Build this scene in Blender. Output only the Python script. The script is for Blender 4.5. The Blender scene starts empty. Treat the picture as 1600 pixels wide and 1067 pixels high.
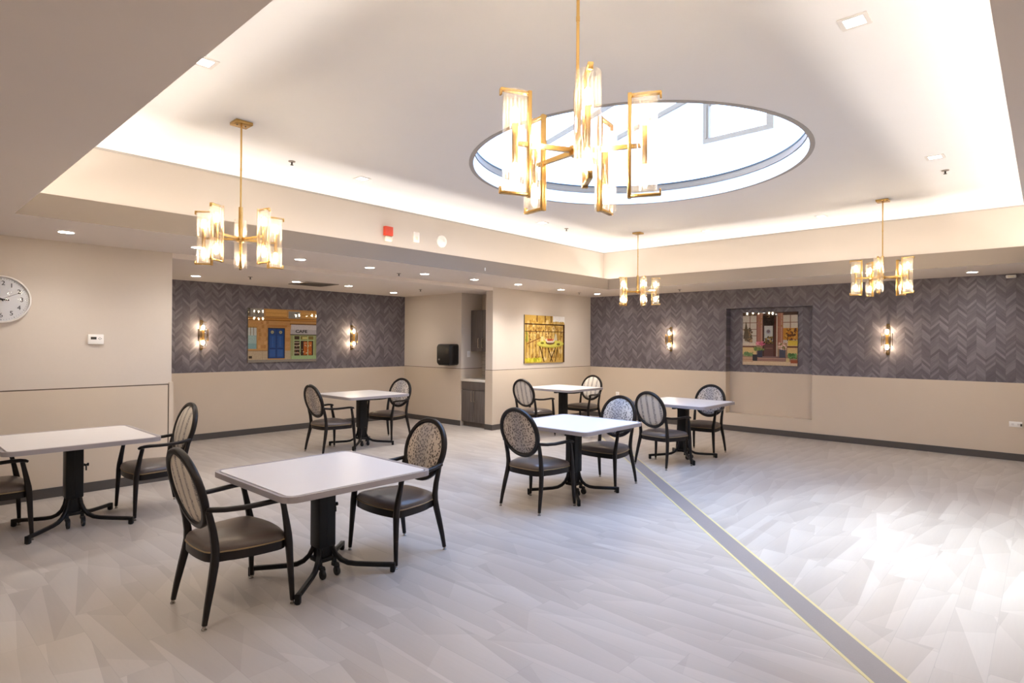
import bpy, bmesh, math, random
from mathutils import Vector, Matrix, Euler
random.seed(7)
S = bpy.context.scene
COL = S.collection
PI = math.pi

# ------------------------------------------------------------------ camera, sky, sun, exposure
def make_camera():
    yaw, pitch, roll = math.radians(42.26527), math.radians(0.08002), math.radians(0.37839)
    f = Vector((math.cos(yaw) * math.cos(pitch), math.sin(yaw) * math.cos(pitch), math.sin(pitch)))
    rt = Vector((math.sin(yaw), -math.cos(yaw), 0.0))
    up = rt.cross(f)
    r2 = rt * math.cos(roll) + up * math.sin(roll)
    u2 = -rt * math.sin(roll) + up * math.cos(roll)
    cam = bpy.data.cameras.new('camera')
    cam.sensor_width = 36.0
    cam.lens = 920.874 * 36.0 / 1600.0
    cam.clip_start = 0.05
    ob = bpy.data.objects.new('camera', cam)
    COL.objects.link(ob)
    m = Matrix((r2, u2, -f)).transposed().to_4x4()
    m.translation = Vector((0, 0, 1.65))
    ob.matrix_world = m
    S.camera = ob
make_camera()

W = bpy.data.worlds.new('sky')
S.world = W
W.use_nodes = True
_bg = W.node_tree.nodes['Background']
_bg.inputs['Color'].default_value = (0.38, 0.58, 1.0, 1)
_bg.inputs['Strength'].default_value = 5.8

def light(name, kind, energy, loc, color=(1, 1, 1), **kw):
    l = bpy.data.lights.new(name, kind)
    l.energy = energy
    l.color = color
    for k, v in kw.items():
        if k not in ('rot', 'aim', 'portal'):
            setattr(l, k, v)
    o = bpy.data.objects.new(name, l)
    COL.objects.link(o)
    o.location = loc
    if 'rot' in kw:
        o.rotation_euler = kw['rot']
    if 'aim' in kw:
        o.rotation_euler = Vector(kw['aim']).to_track_quat('-Z', 'Y').to_euler()
    if kw.get('portal'):
        l.cycles.is_portal = True
    return o
light('sun', 'SUN', 4.1, (5.3, 8, 9), (0.90, 0.97, 1.0), angle=math.radians(27), aim=(0.45, -2.85, -3.7))
light('sky_portal', 'AREA', 1.0, (5.3, 3.165, 4.45), shape='RECTANGLE', size=4.3, size_y=4.3, portal=True, rot=(0, 0, 0))

S.view_settings.view_transform = 'Standard'
S.view_settings.look = 'None'
S.view_settings.exposure = 1.2
S.view_settings.gamma = 1.0
S.view_settings.use_curve_mapping = False
S.cycles.use_denoising = True
S.cycles.max_bounces = 10
S.cycles.diffuse_bounces = 6
S.cycles.transparent_max_bounces = 24
S.cycles.sample_clamp_indirect = 6.0
S.cycles.caustics_reflective = False
S.cycles.caustics_refractive = False

# room measures (metres)
YL, YB, XR, XA = 7.697, 10.37, 11.12, 7.93
ZC, ZA, ZT = 2.683, 2.621, 3.46
X0, Y0 = -1.6, -1.8
TX0, TX1, TY0, TY1, ZLIP, REC = 0.83, 9.69, 0.133, 6.30, 2.888, 0.32
SKX, SKY, SKR = 5.30, 3.165, 1.63
RAIL = 1.115

# cove strip lights hidden on the ledge of the ceiling tray
CW = (1.0, 0.93, 0.84)
CE = 21.0
_z = 2.775
_d = 0.215
_t = math.radians(36)
for nm, x, y, sx, sy, ax in (
        ('cove_back', (TX0 + TX1) / 2, TY1 + _d, TX1 - TX0 + 0.5, 0.03, (0, -1)),
        ('cove_front', (TX0 + TX1) / 2, TY0 - _d, TX1 - TX0 + 0.5, 0.03, (0, 1)),
        ('cove_side_a', TX0 - _d, (TY0 + TY1) / 2, 0.03, TY1 - TY0 + 0.5, (1, 0)),
        ('cove_side_b', TX1 + _d, (TY0 + TY1) / 2, 0.03, TY1 - TY0 + 0.5, (-1, 0))):
    light(nm, 'AREA', CE * max(sx, sy) / 9.0, (x, y, _z), CW, shape='RECTANGLE', size=sx, size_y=sy, spread=math.radians(160),
          rot=(PI - ax[1] * _t, ax[0] * _t, 0))

# ------------------------------------------------------------------ materials
def lin(c):
    return tuple(((v / 255.0) / 12.92 if v / 255.0 <= 0.04045 else ((v / 255.0 + 0.055) / 1.055) ** 2.4) for v in c)
def rgb(r, g, b):
    return (*lin((r, g, b)), 1.0)

class NT:
    def __init__(self, name):
        self.m = bpy.data.materials.new(name)
        self.m.use_nodes = True
        self.t = self.m.node_tree
        self.n = self.t.nodes
        self.b = self.n['Principled BSDF']
        self.out = self.n['Material Output']
    def put(self, sock, v):
        if isinstance(v, bpy.types.NodeSocket):
            self.t.links.new(v, sock)
        else:
            sock.default_value = v
    def node(self, ty, ins=None, **props):
        nd = self.n.new(ty)
        for k, v in props.items():
            setattr(nd, k, v)
        for k, v in (ins or {}).items():
            self.put(nd.inputs[k], v)
        return nd
    def math(self, op, a, b=0.0, c=0.0):
        nd = self.node('ShaderNodeMath', {0: a, 1: b, 2: c}, operation=op)
        return nd.outputs[0]
    def xyz(self, v):
        return self.node('ShaderNodeSeparateXYZ', {0: v}).outputs
    def vec(self, x=0.0, y=0.0, z=0.0):
        return self.node('ShaderNodeCombineXYZ', {0: x, 1: y, 2: z}).outputs[0]
    def white(self, v):
        return self.node('ShaderNodeTexWhiteNoise', {'Vector': v}, noise_dimensions='3D')
    def noise(self, v, scale, detail=2.0, rough=0.5):
        return self.node('ShaderNodeTexNoise', {'Vector': v, 'Scale': scale, 'Detail': detail, 'Roughness': rough}).outputs[0]
    def obj(self):
        return self.node('ShaderNodeTexCoord').outputs['Object']
    def mixf(self, f, a, b):
        nd = self.node('ShaderNodeMix', {0: f, 2: a, 3: b}, data_type='FLOAT')
        return nd.outputs[0]
    def mix(self, f, a, b):
        nd = self.node('ShaderNodeMix', None, data_type='RGBA')
        self.put(nd.inputs[0], f); self.put(nd.inputs[6], a); self.put(nd.inputs[7], b)
        return nd.outputs[2]
    def ramp(self, f, stops):
        nd = self.node('ShaderNodeValToRGB', {0: f})
        cr = nd.color_ramp
        while len(cr.elements) > 1:
            cr.elements.remove(cr.elements[-1])
        cr.elements[0].position = stops[0][0]; cr.elements[0].color = stops[0][1]
        for p, c in stops[1:]:
            e = cr.elements.new(p); e.color = c
        return nd.outputs[0]
    def bump(self, h, strength=0.2, dist=0.01):
        nd = self.node('ShaderNodeBump', {'Height': h, 'Strength': strength, 'Distance': dist})
        self.put(self.b.inputs['Normal'], nd.outputs[0])
    def set(self, **kw):
        for k, v in kw.items():
            self.put(self.b.inputs[k.replace('_', ' ')], v)
        return self

def plain(name, col, rough=0.5, metal=0.0, var=0.04, scale=6.0, spec=0.5):
    t = NT(name)
    n = t.noise(t.obj(), scale, 3.0)
    c2 = tuple(min(1.0, c * (1 - var)) for c in col[:3]) + (1,)
    c1 = tuple(min(1.0, c * (1 + var)) for c in col[:3]) + (1,)
    t.set(Base_Color=t.mix(n, c2, c1), Roughness=rough, Metallic=metal)
    t.b.inputs['Specular IOR Level'].default_value = spec
    return t.m

def glow(name, col, strength):
    t = NT(name)
    e = t.node('ShaderNodeEmission', {'Color': col, 'Strength': strength})
    t.t.links.new(e.outputs[0], t.out.inputs['Surface'])
    return t.m

def glass_mat(name, tint=(0.96, 0.96, 0.96, 1), edge=0.5, refl=1.0):
    t = NT(name)
    tr = t.node('ShaderNodeBsdfTransparent', {'Color': tint})
    gl = t.node('ShaderNodeBsdfGlossy', {'Color': (refl, refl, refl, 1), 'Roughness': 0.04})
    lw = t.node('ShaderNodeLayerWeight', {'Blend': edge})
    fac = t.math('MULTIPLY_ADD', lw.outputs['Facing'], 0.42, 0.04)
    mx = t.node('ShaderNodeMixShader', {0: fac, 1: tr.outputs[0], 2: gl.outputs[0]})
    t.t.links.new(mx.outputs[0], t.out.inputs['Surface'])
    return t.m

def fluted_glass():
    t = NT('fluted_glass')
    p = t.xyz(t.obj())
    ang = t.math('ARCTAN2', p[1], t.math('SUBTRACT', p[0], 0.29))
    fl = t.math('POWER', t.math('ABSOLUTE', t.math('SINE', t.math('MULTIPLY', ang, 9.0))), 6.0)
    tr = t.node('ShaderNodeBsdfTransparent', {'Color': (0.97, 0.95, 0.92, 1)})
    gl = t.node('ShaderNodeBsdfGlossy', {'Color': (1, 1, 1, 1), 'Roughness': 0.12})
    df = t.node('ShaderNodeBsdfTranslucent', {'Color': (1.0, 0.93, 0.82, 1)})
    lw = t.node('ShaderNodeLayerWeight', {'Blend': 0.5})
    fac = t.math('MULTIPLY_ADD', t.math('POWER', lw.outputs['Facing'], 4.0), 0.55, 0.05)
    m1 = t.node('ShaderNodeMixShader', {0: fac, 1: tr.outputs[0], 2: gl.outputs[0]})
    m2 = t.node('ShaderNodeMixShader', {0: t.math('MULTIPLY_ADD', fl, 0.05, 0.008), 1: m1.outputs[0], 2: df.outputs[0]})
    t.t.links.new(m2.outputs[0], t.out.inputs['Surface'])
    return t.m

def wallpaper(axis):
    t = NT('chevron_wallpaper_' + axis)
    p = t.xyz(t.obj())
    u = p[0] if axis == 'x' else p[1]
    v = p[2]
    cw, rh = 0.112, 0.044
    k = t.math('DIVIDE', u, cw)
    col = t.math('FLOOR', k)
    fr = t.math('FRACT', k)
    par = t.math('SUBTRACT', t.math('MULTIPLY', t.math('FRACT', t.math('MULTIPLY', col, 0.5)), 4.0), 1.0)
    w = t.math('ADD', v, t.math('MULTIPLY', par, t.math('MULTIPLY', t.math('SUBTRACT', fr, 0.5), cw * 1.0)))
    r = t.math('DIVIDE', w, rh)
    row = t.math('FLOOR', r)
    rf = t.math('FRACT', r)
    rnd = t.white(t.vec(col, row, 3.0)).outputs[0]
    streak = t.noise(t.vec(t.math('MULTIPLY', u, 14.0), t.math('MULTIPLY', w, 75.0), col), 1.0, 4.0, 0.65)
    cloud = t.noise(t.obj(), 1.7, 2.0)
    f = t.math('ADD', t.math('MULTIPLY', rnd, 0.42), t.math('ADD', t.math('MULTIPLY', streak, 0.58), t.math('MULTIPLY', t.math('SUBTRACT', cloud, 0.5), 0.22)))
    edge = t.math('LESS_THAN', t.math('MINIMUM', t.math('MULTIPLY', rf, rh), t.math('MULTIPLY', t.math('MINIMUM', fr, t.math('SUBTRACT', 1.0, fr)), cw)), 0.002)
    c = t.ramp(f, [(0.15, rgb(78, 72, 76)), (0.5, rgb(105, 98, 103)), (0.85, rgb(136, 129, 134))])
    c = t.mix(t.math('MULTIPLY', edge, 0.3), c, rgb(74, 66, 66))
    t.set(Base_Color=c, Roughness=0.6)
    return t.m

def floor_mat():
    t = NT('resilient_plank_floor')
    p = t.xyz(t.obj())
    x, y = p[0], p[1]
    side = t.math('GREATER_THAN', t.math('SUBTRACT', t.math('SUBTRACT', y, 0.56), t.math('MULTIPLY', t.math('SUBTRACT', x, 3.38), 0.957)), 0.0)
    along = t.mixf(side, x, y)
    across = t.mixf(side, y, x)
    rw, L = 0.212, 0.95
    q = t.math('DIVIDE', across, rw)
    row = t.math('FLOOR', q); fb = t.math('FRACT', q)
    off = t.white(t.vec(row, 11.0, side)).outputs[0]
    a = t.math('ADD', t.math('DIVIDE', along, L), off)
    pl = t.math('FLOOR', a); fa = t.math('FRACT', a)
    rc = t.node('ShaderNodeSeparateColor', {0: t.white(t.vec(row, pl, side)).outputs[1]}).outputs
    c1 = t.math('ADD', t.math('MULTIPLY', fb, 1.1), t.math('ADD', t.math('MULTIPLY', fa, t.math('MULTIPLY_ADD', rc[0], 2.4, -1.2)), t.math('MULTIPLY', rc[1], 3.0)))
    s1 = t.white(t.vec(t.math('ADD', row, 0.37), t.math('ADD', pl, 0.21), t.math('FLOOR', c1))).outputs[0]
    g1 = t.math('FRACT', c1)
    c2 = t.math('ADD', t.math('MULTIPLY', fa, 1.3), t.math('ADD', t.math('MULTIPLY', fb, t.math('MULTIPLY_ADD', rc[2], 1.6, -0.8)), rc[0]))
    s2 = t.math('FRACT', c2)
    grain = t.noise(t.vec(t.math('MULTIPLY', along, 4.0), t.math('MULTIPLY', across, 60.0), row), 1.0, 3.0)
    fine = t.noise(t.obj(), 300.0, 2.0)
    f = t.math('ADD', t.math('MULTIPLY', s1, 0.24), t.math('ADD', t.math('MULTIPLY', s2, 0.14), t.math('ADD', t.math('MULTIPLY', g1, 0.26), t.math('ADD', t.math('MULTIPLY', rc[2], 0.12), t.math('ADD', t.math('MULTIPLY', grain, 0.12), t.math('MULTIPLY', fine, 0.06))))))
    c = t.ramp(f, [(0.12, rgb(155, 145, 137)), (0.5, rgb(171, 162, 154)), (0.85, rgb(186, 178, 170))])
    seam = t.math('LESS_THAN', t.math('MINIMUM', t.math('MULTIPLY', fb, rw), t.math('MULTIPLY', fa, L)), 0.003)
    c = t.mix(t.math('MULTIPLY', seam, 0.22), c, rgb(118, 110, 106))
    t.set(Base_Color=c, Roughness=t.math('MULTIPLY_ADD', s1, 0.10, 0.36))
    t.b.inputs['Specular IOR Level'].default_value = 0.45
    return t.m

def fabric_stripe():
    t = NT('striped_back_fabric')
    p = t.xyz(t.obj())
    y, z = p[1], p[2]
    wob = t.math('MULTIPLY', t.math('SUBTRACT', t.noise(t.vec(0.0, t.math('MULTIPLY', z, 60.0), 0.0), 1.0, 2.0), 0.5), 0.012)
    band = t.math('SINE', t.math('MULTIPLY', t.math('ADD', y, wob), 2 * PI / 0.098))
    dash = t.noise(t.vec(0.0, t.math('MULTIPLY', y, 30.0), t.math('MULTIPLY', z, 190.0)), 1.0, 3.0)
    core = t.math('SMOOTH_MIN', 1.0, t.math('MAXIMUM', t.math('MULTIPLY', t.math('SUBTRACT', band, 0.25), 1.5), 0.0), 0.1)
    halo = t.math('MAXIMUM', t.math('MULTIPLY', t.math('SUBTRACT', band, 0.0), 0.7), 0.0)
    f = t.math('ADD', t.math('MULTIPLY', core, t.math('MULTIPLY_ADD', dash, 1.1, -0.1)), t.math('MULTIPLY', halo, t.math('GREATER_THAN', dash, 0.53)))
    c = t.mix(f, rgb(200, 190, 176), rgb(104, 96, 97))
    t.set(Base_Color=c, Roughness=0.85)
    return t.m

def fabric_leopard():
    t = NT('spotted_back_fabric')
    o = t.obj()
    p = t.xyz(o)
    wv = t.node('ShaderNodeTexNoise', {'Vector': o, 'Scale': 40.0})
    w = t.node('ShaderNodeVectorMath', {0: t.vec(0.0, p[1], t.math('MULTIPLY', p[2], 0.72)), 1: t.node('ShaderNodeVectorMath', {0: wv.outputs[1], 'Scale': 0.014}, operation='SCALE').outputs[0]}, operation='ADD').outputs[0]
    v = t.node('ShaderNodeTexVoronoi', {'Vector': w, 'Scale': 62.0}, feature='F1')
    mid = t.math('EXPONENT', t.math('MULTIPLY', t.math('POWER', t.math('DIVIDE', p[1], 0.095), 2.0), -1.0))
    thr = t.math('MULTIPLY_ADD', mid, 0.02, 0.40)
    spot = t.math('LESS_THAN', v.outputs['Distance'], thr)
    base = t.mix(mid, rgb(196, 182, 166), rgb(160, 152, 148))
    ink = t.mix(mid, rgb(74, 63, 60), rgb(94, 88, 90))
    c = t.mix(t.math('MULTIPLY', spot, 0.92), base, ink)
    t.set(Base_Color=c, Roughness=0.8)
    return t.m

def tile_mat():
    t = NT('backsplash_tile')
    p = t.xyz(t.obj())
    br = t.node('ShaderNodeTexBrick', {'Vector': t.vec(p[1], p[2], 0.0), 'Color1': rgb(200, 192, 180), 'Color2': rgb(188, 180, 168), 'Mortar': rgb(150, 142, 132), 'Scale': 1.0, 'Mortar Size': 0.003, 'Brick Width': 0.15, 'Row Height': 0.075})
    t.set(Base_Color=br.outputs[0], Roughness=0.25)
    return t.m

def wood_laminate():
    t = NT('grey_woodgrain_laminate')
    p = t.xyz(t.obj())
    g = t.noise(t.vec(t.math('MULTIPLY', p[0], 40.0), t.math('MULTIPLY', p[1], 60.0), t.math('MULTIPLY', p[2], 3.0)), 1.0, 4.0)
    t.set(Base_Color=t.ramp(g, [(0.2, rgb(76, 68, 64)), (0.8, rgb(110, 100, 94))]), Roughness=0.45)
    return t.m

def ink_mat():
    t = NT('glossy_print')
    a = t.node('ShaderNodeVertexColor', layer_name='ink')
    n = t.noise(t.obj(), 55.0, 4.0)
    c = t.mix(t.math('MULTIPLY', t.math('SUBTRACT', n, 0.35), 0.55), a.outputs[0], rgb(92, 74, 58))
    t.set(Base_Color=c, Roughness=0.02)
    t.b.inputs['Specular IOR Level'].default_value = 0.6
    return t.m

M = {}
M['wall'] = plain('beige_wall_paint', rgb(207, 195, 182), 0.7, scale=30, var=0.015)
M['wains'] = plain('warm_wainscot_panel', rgb(205, 189, 169), 0.5, scale=3, var=0.02)
M['ceil'] = plain('ceiling_paint', rgb(226, 215, 205), 0.8, scale=4, var=0.012)
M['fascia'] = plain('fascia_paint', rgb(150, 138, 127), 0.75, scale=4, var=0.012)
M['tray'] = plain('tray_ceiling_paint', rgb(242, 239, 237), 0.8, scale=4, var=0.01)
M['cream'] = plain('tray_wall_paint', rgb(196, 187, 177), 0.75, scale=4, var=0.012)
M['base'] = plain('charcoal_baseboard', rgb(78, 72, 68), 0.5)
M['groove'] = plain('groove_shadow_bead', rgb(96, 80, 66), 0.6)
M['rim_shadow_grey'] = plain('grey_rim_and_shadow_line', rgb(176, 171, 166), 0.6)
M['paper_x'] = wallpaper('x')
M['paper_y'] = wallpaper('y')
M['floor'] = floor_mat()
M['strip'] = plain('grey_floor_strip', rgb(132, 124, 122), 0.45, scale=120, var=0.08)
M['yellow'] = plain('pale_yellow_inlay', rgb(196, 182, 132), 0.5)
M['espresso'] = plain('espresso_frame', rgb(25, 18, 15), 0.38, var=0.12, scale=20, spec=0.3)
M['vinyl'] = plain('taupe_vinyl', rgb(92, 80, 73), 0.34, var=0.06, scale=8)
M['piping'] = plain('gold_piping', rgb(140, 118, 84), 0.5)
M['stripe'] = fabric_stripe()
M['leopard'] = fabric_leopard()
M['chrome'] = plain('glide_metal', rgb(170, 165, 160), 0.25, 1.0)
M['black'] = plain('black_metal', rgb(16, 14, 14), 0.42, var=0.1, spec=0.3)
M['rubber'] = plain('black_rubber', rgb(18, 17, 17), 0.6)
M['lam'] = plain('white_laminate', rgb(216, 210, 207), 0.33, var=0.01)
M['edge'] = plain('grey_edge_band', rgb(150, 142, 142), 0.4)
M['brass'] = plain('brushed_brass', rgb(212, 174, 108), 0.27, 1.0, var=0.05, scale=30)
M['darkbrass'] = plain('aged_brass', rgb(120, 96, 60), 0.35, 1.0)
M['gold'] = plain('satin_gold', rgb(226, 170, 78), 0.35, 0.35)
M['glass'] = glass_mat('clear_glass')
M['flute'] = fluted_glass()
M['roofglass'] = glass_mat('roof_glass', (0.97, 0.99, 1.0, 1), 0.3, 0.6)
M['bulb'] = glow('lit_bulb', (1.0, 0.84, 0.62, 1), 92.0)
M['sconcebulb'] = glow('lit_sconce_bulb', (1.0, 0.80, 0.55, 1), 100.0)
M['led'] = glow('lit_downlight_lens', (1.0, 0.95, 0.88, 1), 40.0)
M['led2'] = glow('lit_square_lens', (1.0, 0.94, 0.88, 1), 12.0)
M['white'] = plain('white_plastic', rgb(242, 238, 232), 0.4)
M['whitemetal'] = plain('white_trim', rgb(230, 224, 218), 0.45)
M['skywall'] = plain('lantern_white', rgb(240, 242, 244), 0.7, var=0.01)
M['frame'] = plain('grey_aluminium', rgb(122, 98, 72), 0.5, 0.0)
M['gasket'] = plain('dark_gasket', rgb(46, 41, 36), 0.5)
M['darkscreen'] = plain('dark_display', rgb(70, 64, 56), 0.25)
M['grey'] = plain('mid_grey_plastic', rgb(120, 114, 108), 0.45)
M['red'] = plain('alarm_red', rgb(206, 70, 44), 0.4)
M['lens'] = plain('clear_strobe_lens', rgb(236, 226, 206), 0.15)
M['disp'] = plain('smoked_plastic', rgb(24, 20, 19), 0.36, spec=0.3)
M['wood'] = wood_laminate()
M['stone'] = plain('white_counter', rgb(222, 214, 202), 0.3, var=0.05, scale=60)
M['tile'] = tile_mat()
M['ink'] = ink_mat()
M['clockface'] = plain('clock_face', rgb(226, 222, 224), 0.3, var=0.005)
M['digit'] = plain('black_numeral_ink', rgb(40, 36, 38), 0.5)
M['printedge'] = plain('dark_print_edge', rgb(60, 54, 48), 0.3)
M['vent'] = plain('vent_grey', rgb(150, 138, 126), 0.5)
M['ventdark'] = plain('vent_slot', rgb(60, 52, 46), 0.7)
M['nickel'] = plain('satin_nickel', rgb(190, 176, 156), 0.3, 1.0)

# ------------------------------------------------------------------ mesh helpers
def B():
    return bmesh.new()

def box(bm, c, s, rot=None, bev=0.0, mi=0, seg=2):
    r = bmesh.ops.create_cube(bm, size=1.0)
    vs = r['verts']
    bmesh.ops.scale(bm, vec=Vector(s), verts=vs)
    es = list({e for v in vs for e in v.link_edges})
    fs = list({f for v in vs for f in v.link_faces})
    if bev > 0:
        o = bmesh.ops.bevel(bm, geom=es, offset=bev, segments=seg, profile=0.5, affect='EDGES', clamp_overlap=True)
        fs = list({f for f in o['faces']} | {f for f in fs if f.is_valid})
        vs = list({v for f in fs for v in f.verts})
    if rot is not None:
        bmesh.ops.rotate(bm, cent=(0, 0, 0), matrix=rot, verts=vs)
    bmesh.ops.translate(bm, vec=Vector(c), verts=vs)
    for f in fs:
        if f.is_valid:
            f.material_index = mi
    return vs

def bx(bm, x0, x1, y0, y1, z0, z1, mi=0, bev=0.0):
    return box(bm, ((x0 + x1) / 2, (y0 + y1) / 2, (z0 + z1) / 2), (abs(x1 - x0), abs(y1 - y0), abs(z1 - z0)), None, bev, mi)

def tube(bm, pts, radii, seg=10, sect=None, cap=True, closed=False, up=(0, 0, 1), mi=0):
    """sweep a section along points; sect = list of 2D points multiplied by the radius (or (a,b) pair)"""
    pts = [Vector(p) for p in pts]
    n = len(pts)
    if not hasattr(radii, '__len__'):
        radii = [radii] * n
    if sect is None:
        sect = [(math.cos(2 * PI * i / seg), math.sin(2 * PI * i / seg)) for i in range(seg)]
    m = len(sect)
    rings = []
    upv = Vector(up)
    prev = None
    for i, p in enumerate(pts):
        if closed:
            t = (pts[(i + 1) % n] - pts[i - 1])
        else:
            t = pts[min(i + 1, n - 1)] - pts[max(i - 1, 0)]
        t.normalize()
        if prev is None:
            a = upv - t * upv.dot(t)
            if a.length < 1e-3:
                a = Vector((1, 0, 0)) - t * t.x
        else:
            a = prev - t * prev.dot(t)
        a.normalize()
        prev = a
        b = t.cross(a)
        r = radii[i]
        ra, rb = r if hasattr(r, '__len__') else (r, r)
        rings.append([bm.verts.new(p + a * (s[0] * ra) + b * (s[1] * rb)) for s in sect])
    for i in range(n if closed else n - 1):
        r0, r1 = rings[i], rings[(i + 1) % n]
        for j in range(m):
            f = bm.faces.new((r0[j], r0[(j + 1) % m], r1[(j + 1) % m], r1[j]))
            f.material_index = mi
    if cap and not closed:
        bm.faces.new(list(reversed(rings[0]))).material_index = mi
        bm.faces.new(rings[-1]).material_index = mi
    return rings

SQ = [(1, 0.55), (0.8, 0.8), (0.55, 1), (-0.55, 1), (-0.8, 0.8), (-1, 0.55), (-1, -0.55), (-0.8, -0.8), (-0.55, -1), (0.55, -1), (0.8, -0.8), (1, -0.55)]
BAR = [(1, 1), (-1, 1), (-1, -1), (1, -1)]

def lathe(bm, prof, seg=24, axis=Matrix.Identity(4), mi=0, cap=True):
    rings = []
    for r, z in prof:
        rings.append([bm.verts.new(axis @ Vector((r * math.cos(2 * PI * i / seg), r * math.sin(2 * PI * i / seg), z))) for i in range(seg)])
    for a, b in zip(rings, rings[1:]):
        for j in range(seg):
            bm.faces.new((a[j], a[(j + 1) % seg], b[(j + 1) % seg], b[j])).material_index = mi
    if cap:
        if prof[0][0] > 1e-6:
            bm.faces.new(list(reversed(rings[0]))).material_index = mi
        if prof[-1][0] > 1e-6:
            bm.faces.new(rings[-1]).material_index = mi
    return rings

def prism(bm, plan, z0, z1, mi=0, bev=0.0):
    lo = [bm.verts.new((p[0], p[1], z0)) for p in plan]
    hi = [bm.verts.new((p[0], p[1], z1)) for p in plan]
    n = len(plan)
    fs = [bm.faces.new(list(reversed(lo))), bm.faces.new(hi)]
    for i in range(n):
        fs.append(bm.faces.new((lo[i], lo[(i + 1) % n], hi[(i + 1) % n], hi[i])))
    for f in fs:
        f.material_index = mi
    if bev:
        es = list(set(fs[0].edges) | set(fs[1].edges))
        bmesh.ops.bevel(bm, geom=es, offset=bev, segments=2, profile=0.5, affect='EDGES')

def rrect(w, h, r, k=5):
    pts = []
    for cx, cy, a0 in ((w / 2 - r, h / 2 - r, 0), (-w / 2 + r, h / 2 - r, 90), (-w / 2 + r, -h / 2 + r, 180), (w / 2 - r, -h / 2 + r, 270)):
        for i in range(k + 1):
            a = math.radians(a0 + 90 * i / k)
            pts.append((cx + r * math.cos(a), cy + r * math.sin(a)))
    return pts

def text_into(bm, s, size, mat4, depth=0.0008, mi=0, align='CENTER', bold=0.0):
    c = bpy.data.curves.new('lettering', 'FONT')
    c.body = s; c.size = size; c.align_x = align; c.align_y = 'CENTER'; c.extrude = depth; c.offset = bold
    o = bpy.data.objects.new('lettering', c)
    COL.objects.link(o)
    dg = bpy.context.evaluated_depsgraph_get()
    me = bpy.data.meshes.new_from_object(o.evaluated_get(dg))
    me.transform(mat4)
    k = len(bm.faces)
    bm.from_mesh(me)
    bm.faces.ensure_lookup_table()
    for f in bm.faces[k:]:
        f.material_index = mi
    bpy.data.objects.remove(o); bpy.data.curves.remove(c); bpy.data.meshes.remove(me)

def obj(name, bm, mats, parent=None, smooth=0.7, loc=None):
    me = bpy.data.meshes.new(name)
    bmesh.ops.recalc_face_normals(bm, faces=bm.faces)
    bm.to_mesh(me)
    bm.free()
    for m in (mats if isinstance(mats, (list, tuple)) else [mats]):
        me.materials.append(M[m])
    if smooth:
        me.polygons.foreach_set('use_smooth', [True] * len(me.polygons))
        me.set_sharp_from_angle(angle=smooth)
    o = bpy.data.objects.new(name, me)
    COL.objects.link(o)
    if parent is not None:
        o.parent = parent
    if loc is not None:
        o.location = loc
    return o

def tag(o, label, cat, group=None):
    o['label'] = label
    o['category'] = cat
    if group:
        o['group'] = group
    return o

def thing(name, loc=(0, 0, 0), rz=0.0):
    o = bpy.data.objects.new(name, None)
    o.empty_display_size = 0.1
    COL.objects.link(o)
    o.location = loc
    o.rotation_euler = (0, 0, rz)
    return o

def struct(name, bm, mats, smooth=0.0):
    o = obj(name, bm, mats, None, smooth)
    o['kind'] = 'structure'
    return o

def copy_tree(o, parent=None):
    c = o.copy()
    COL.objects.link(c)
    if parent is not None:
        c.parent = parent
    for ch in list(o.children):
        copy_tree(ch, c)
    return c

# ------------------------------------------------------------------ room shell
b = B(); bx(b, X0 - .1, XR + .3, Y0 - .1, YB + .2, -0.1, 0.0)
struct('floor', b, 'floor')

# inlaid grey strip with pale yellow edges, running diagonally across the floor
b = B()
_d = Vector((1, 0.957, 0)).normalized(); _n = Vector((-_d.y, _d.x, 0))
_c = Vector((3.38, 0.56, 0))
def band(o0, o1, mi, z):
    a, e = _c - _d * 3.0, _c + _d * 10.0
    # end at the pier wall
    e0 = _c + _d * ((YL - 0.012 - (_c + _n * o0).y) / _d.y)
    e1 = _c + _d * ((YL - 0.012 - (_c + _n * o1).y) / _d.y)
    P = [a + _n * o0, e0 + _n * o0, e1 + _n * o1, a + _n * o1]
    lo = [b.verts.new((p.x, p.y, -0.001)) for p in P]
    hi = [b.verts.new((p.x, p.y, z)) for p in P]
    for f in ([hi[0], hi[1], hi[2], hi[3]], [lo[3], lo[2], lo[1], lo[0]]):
        b.faces.new(f).material_index = mi
    for i in range(4):
        b.faces.new((lo[i], lo[(i + 1) % 4], hi[(i + 1) % 4], hi[i])).material_index = mi
band(-0.080, 0.080, 0, 0.0022)
band(0.080, 0.100, 1, 0.002)
band(-0.100, -0.080, 1, 0.002)
struct('trim_1', b, ['strip', 'yellow'])

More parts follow.
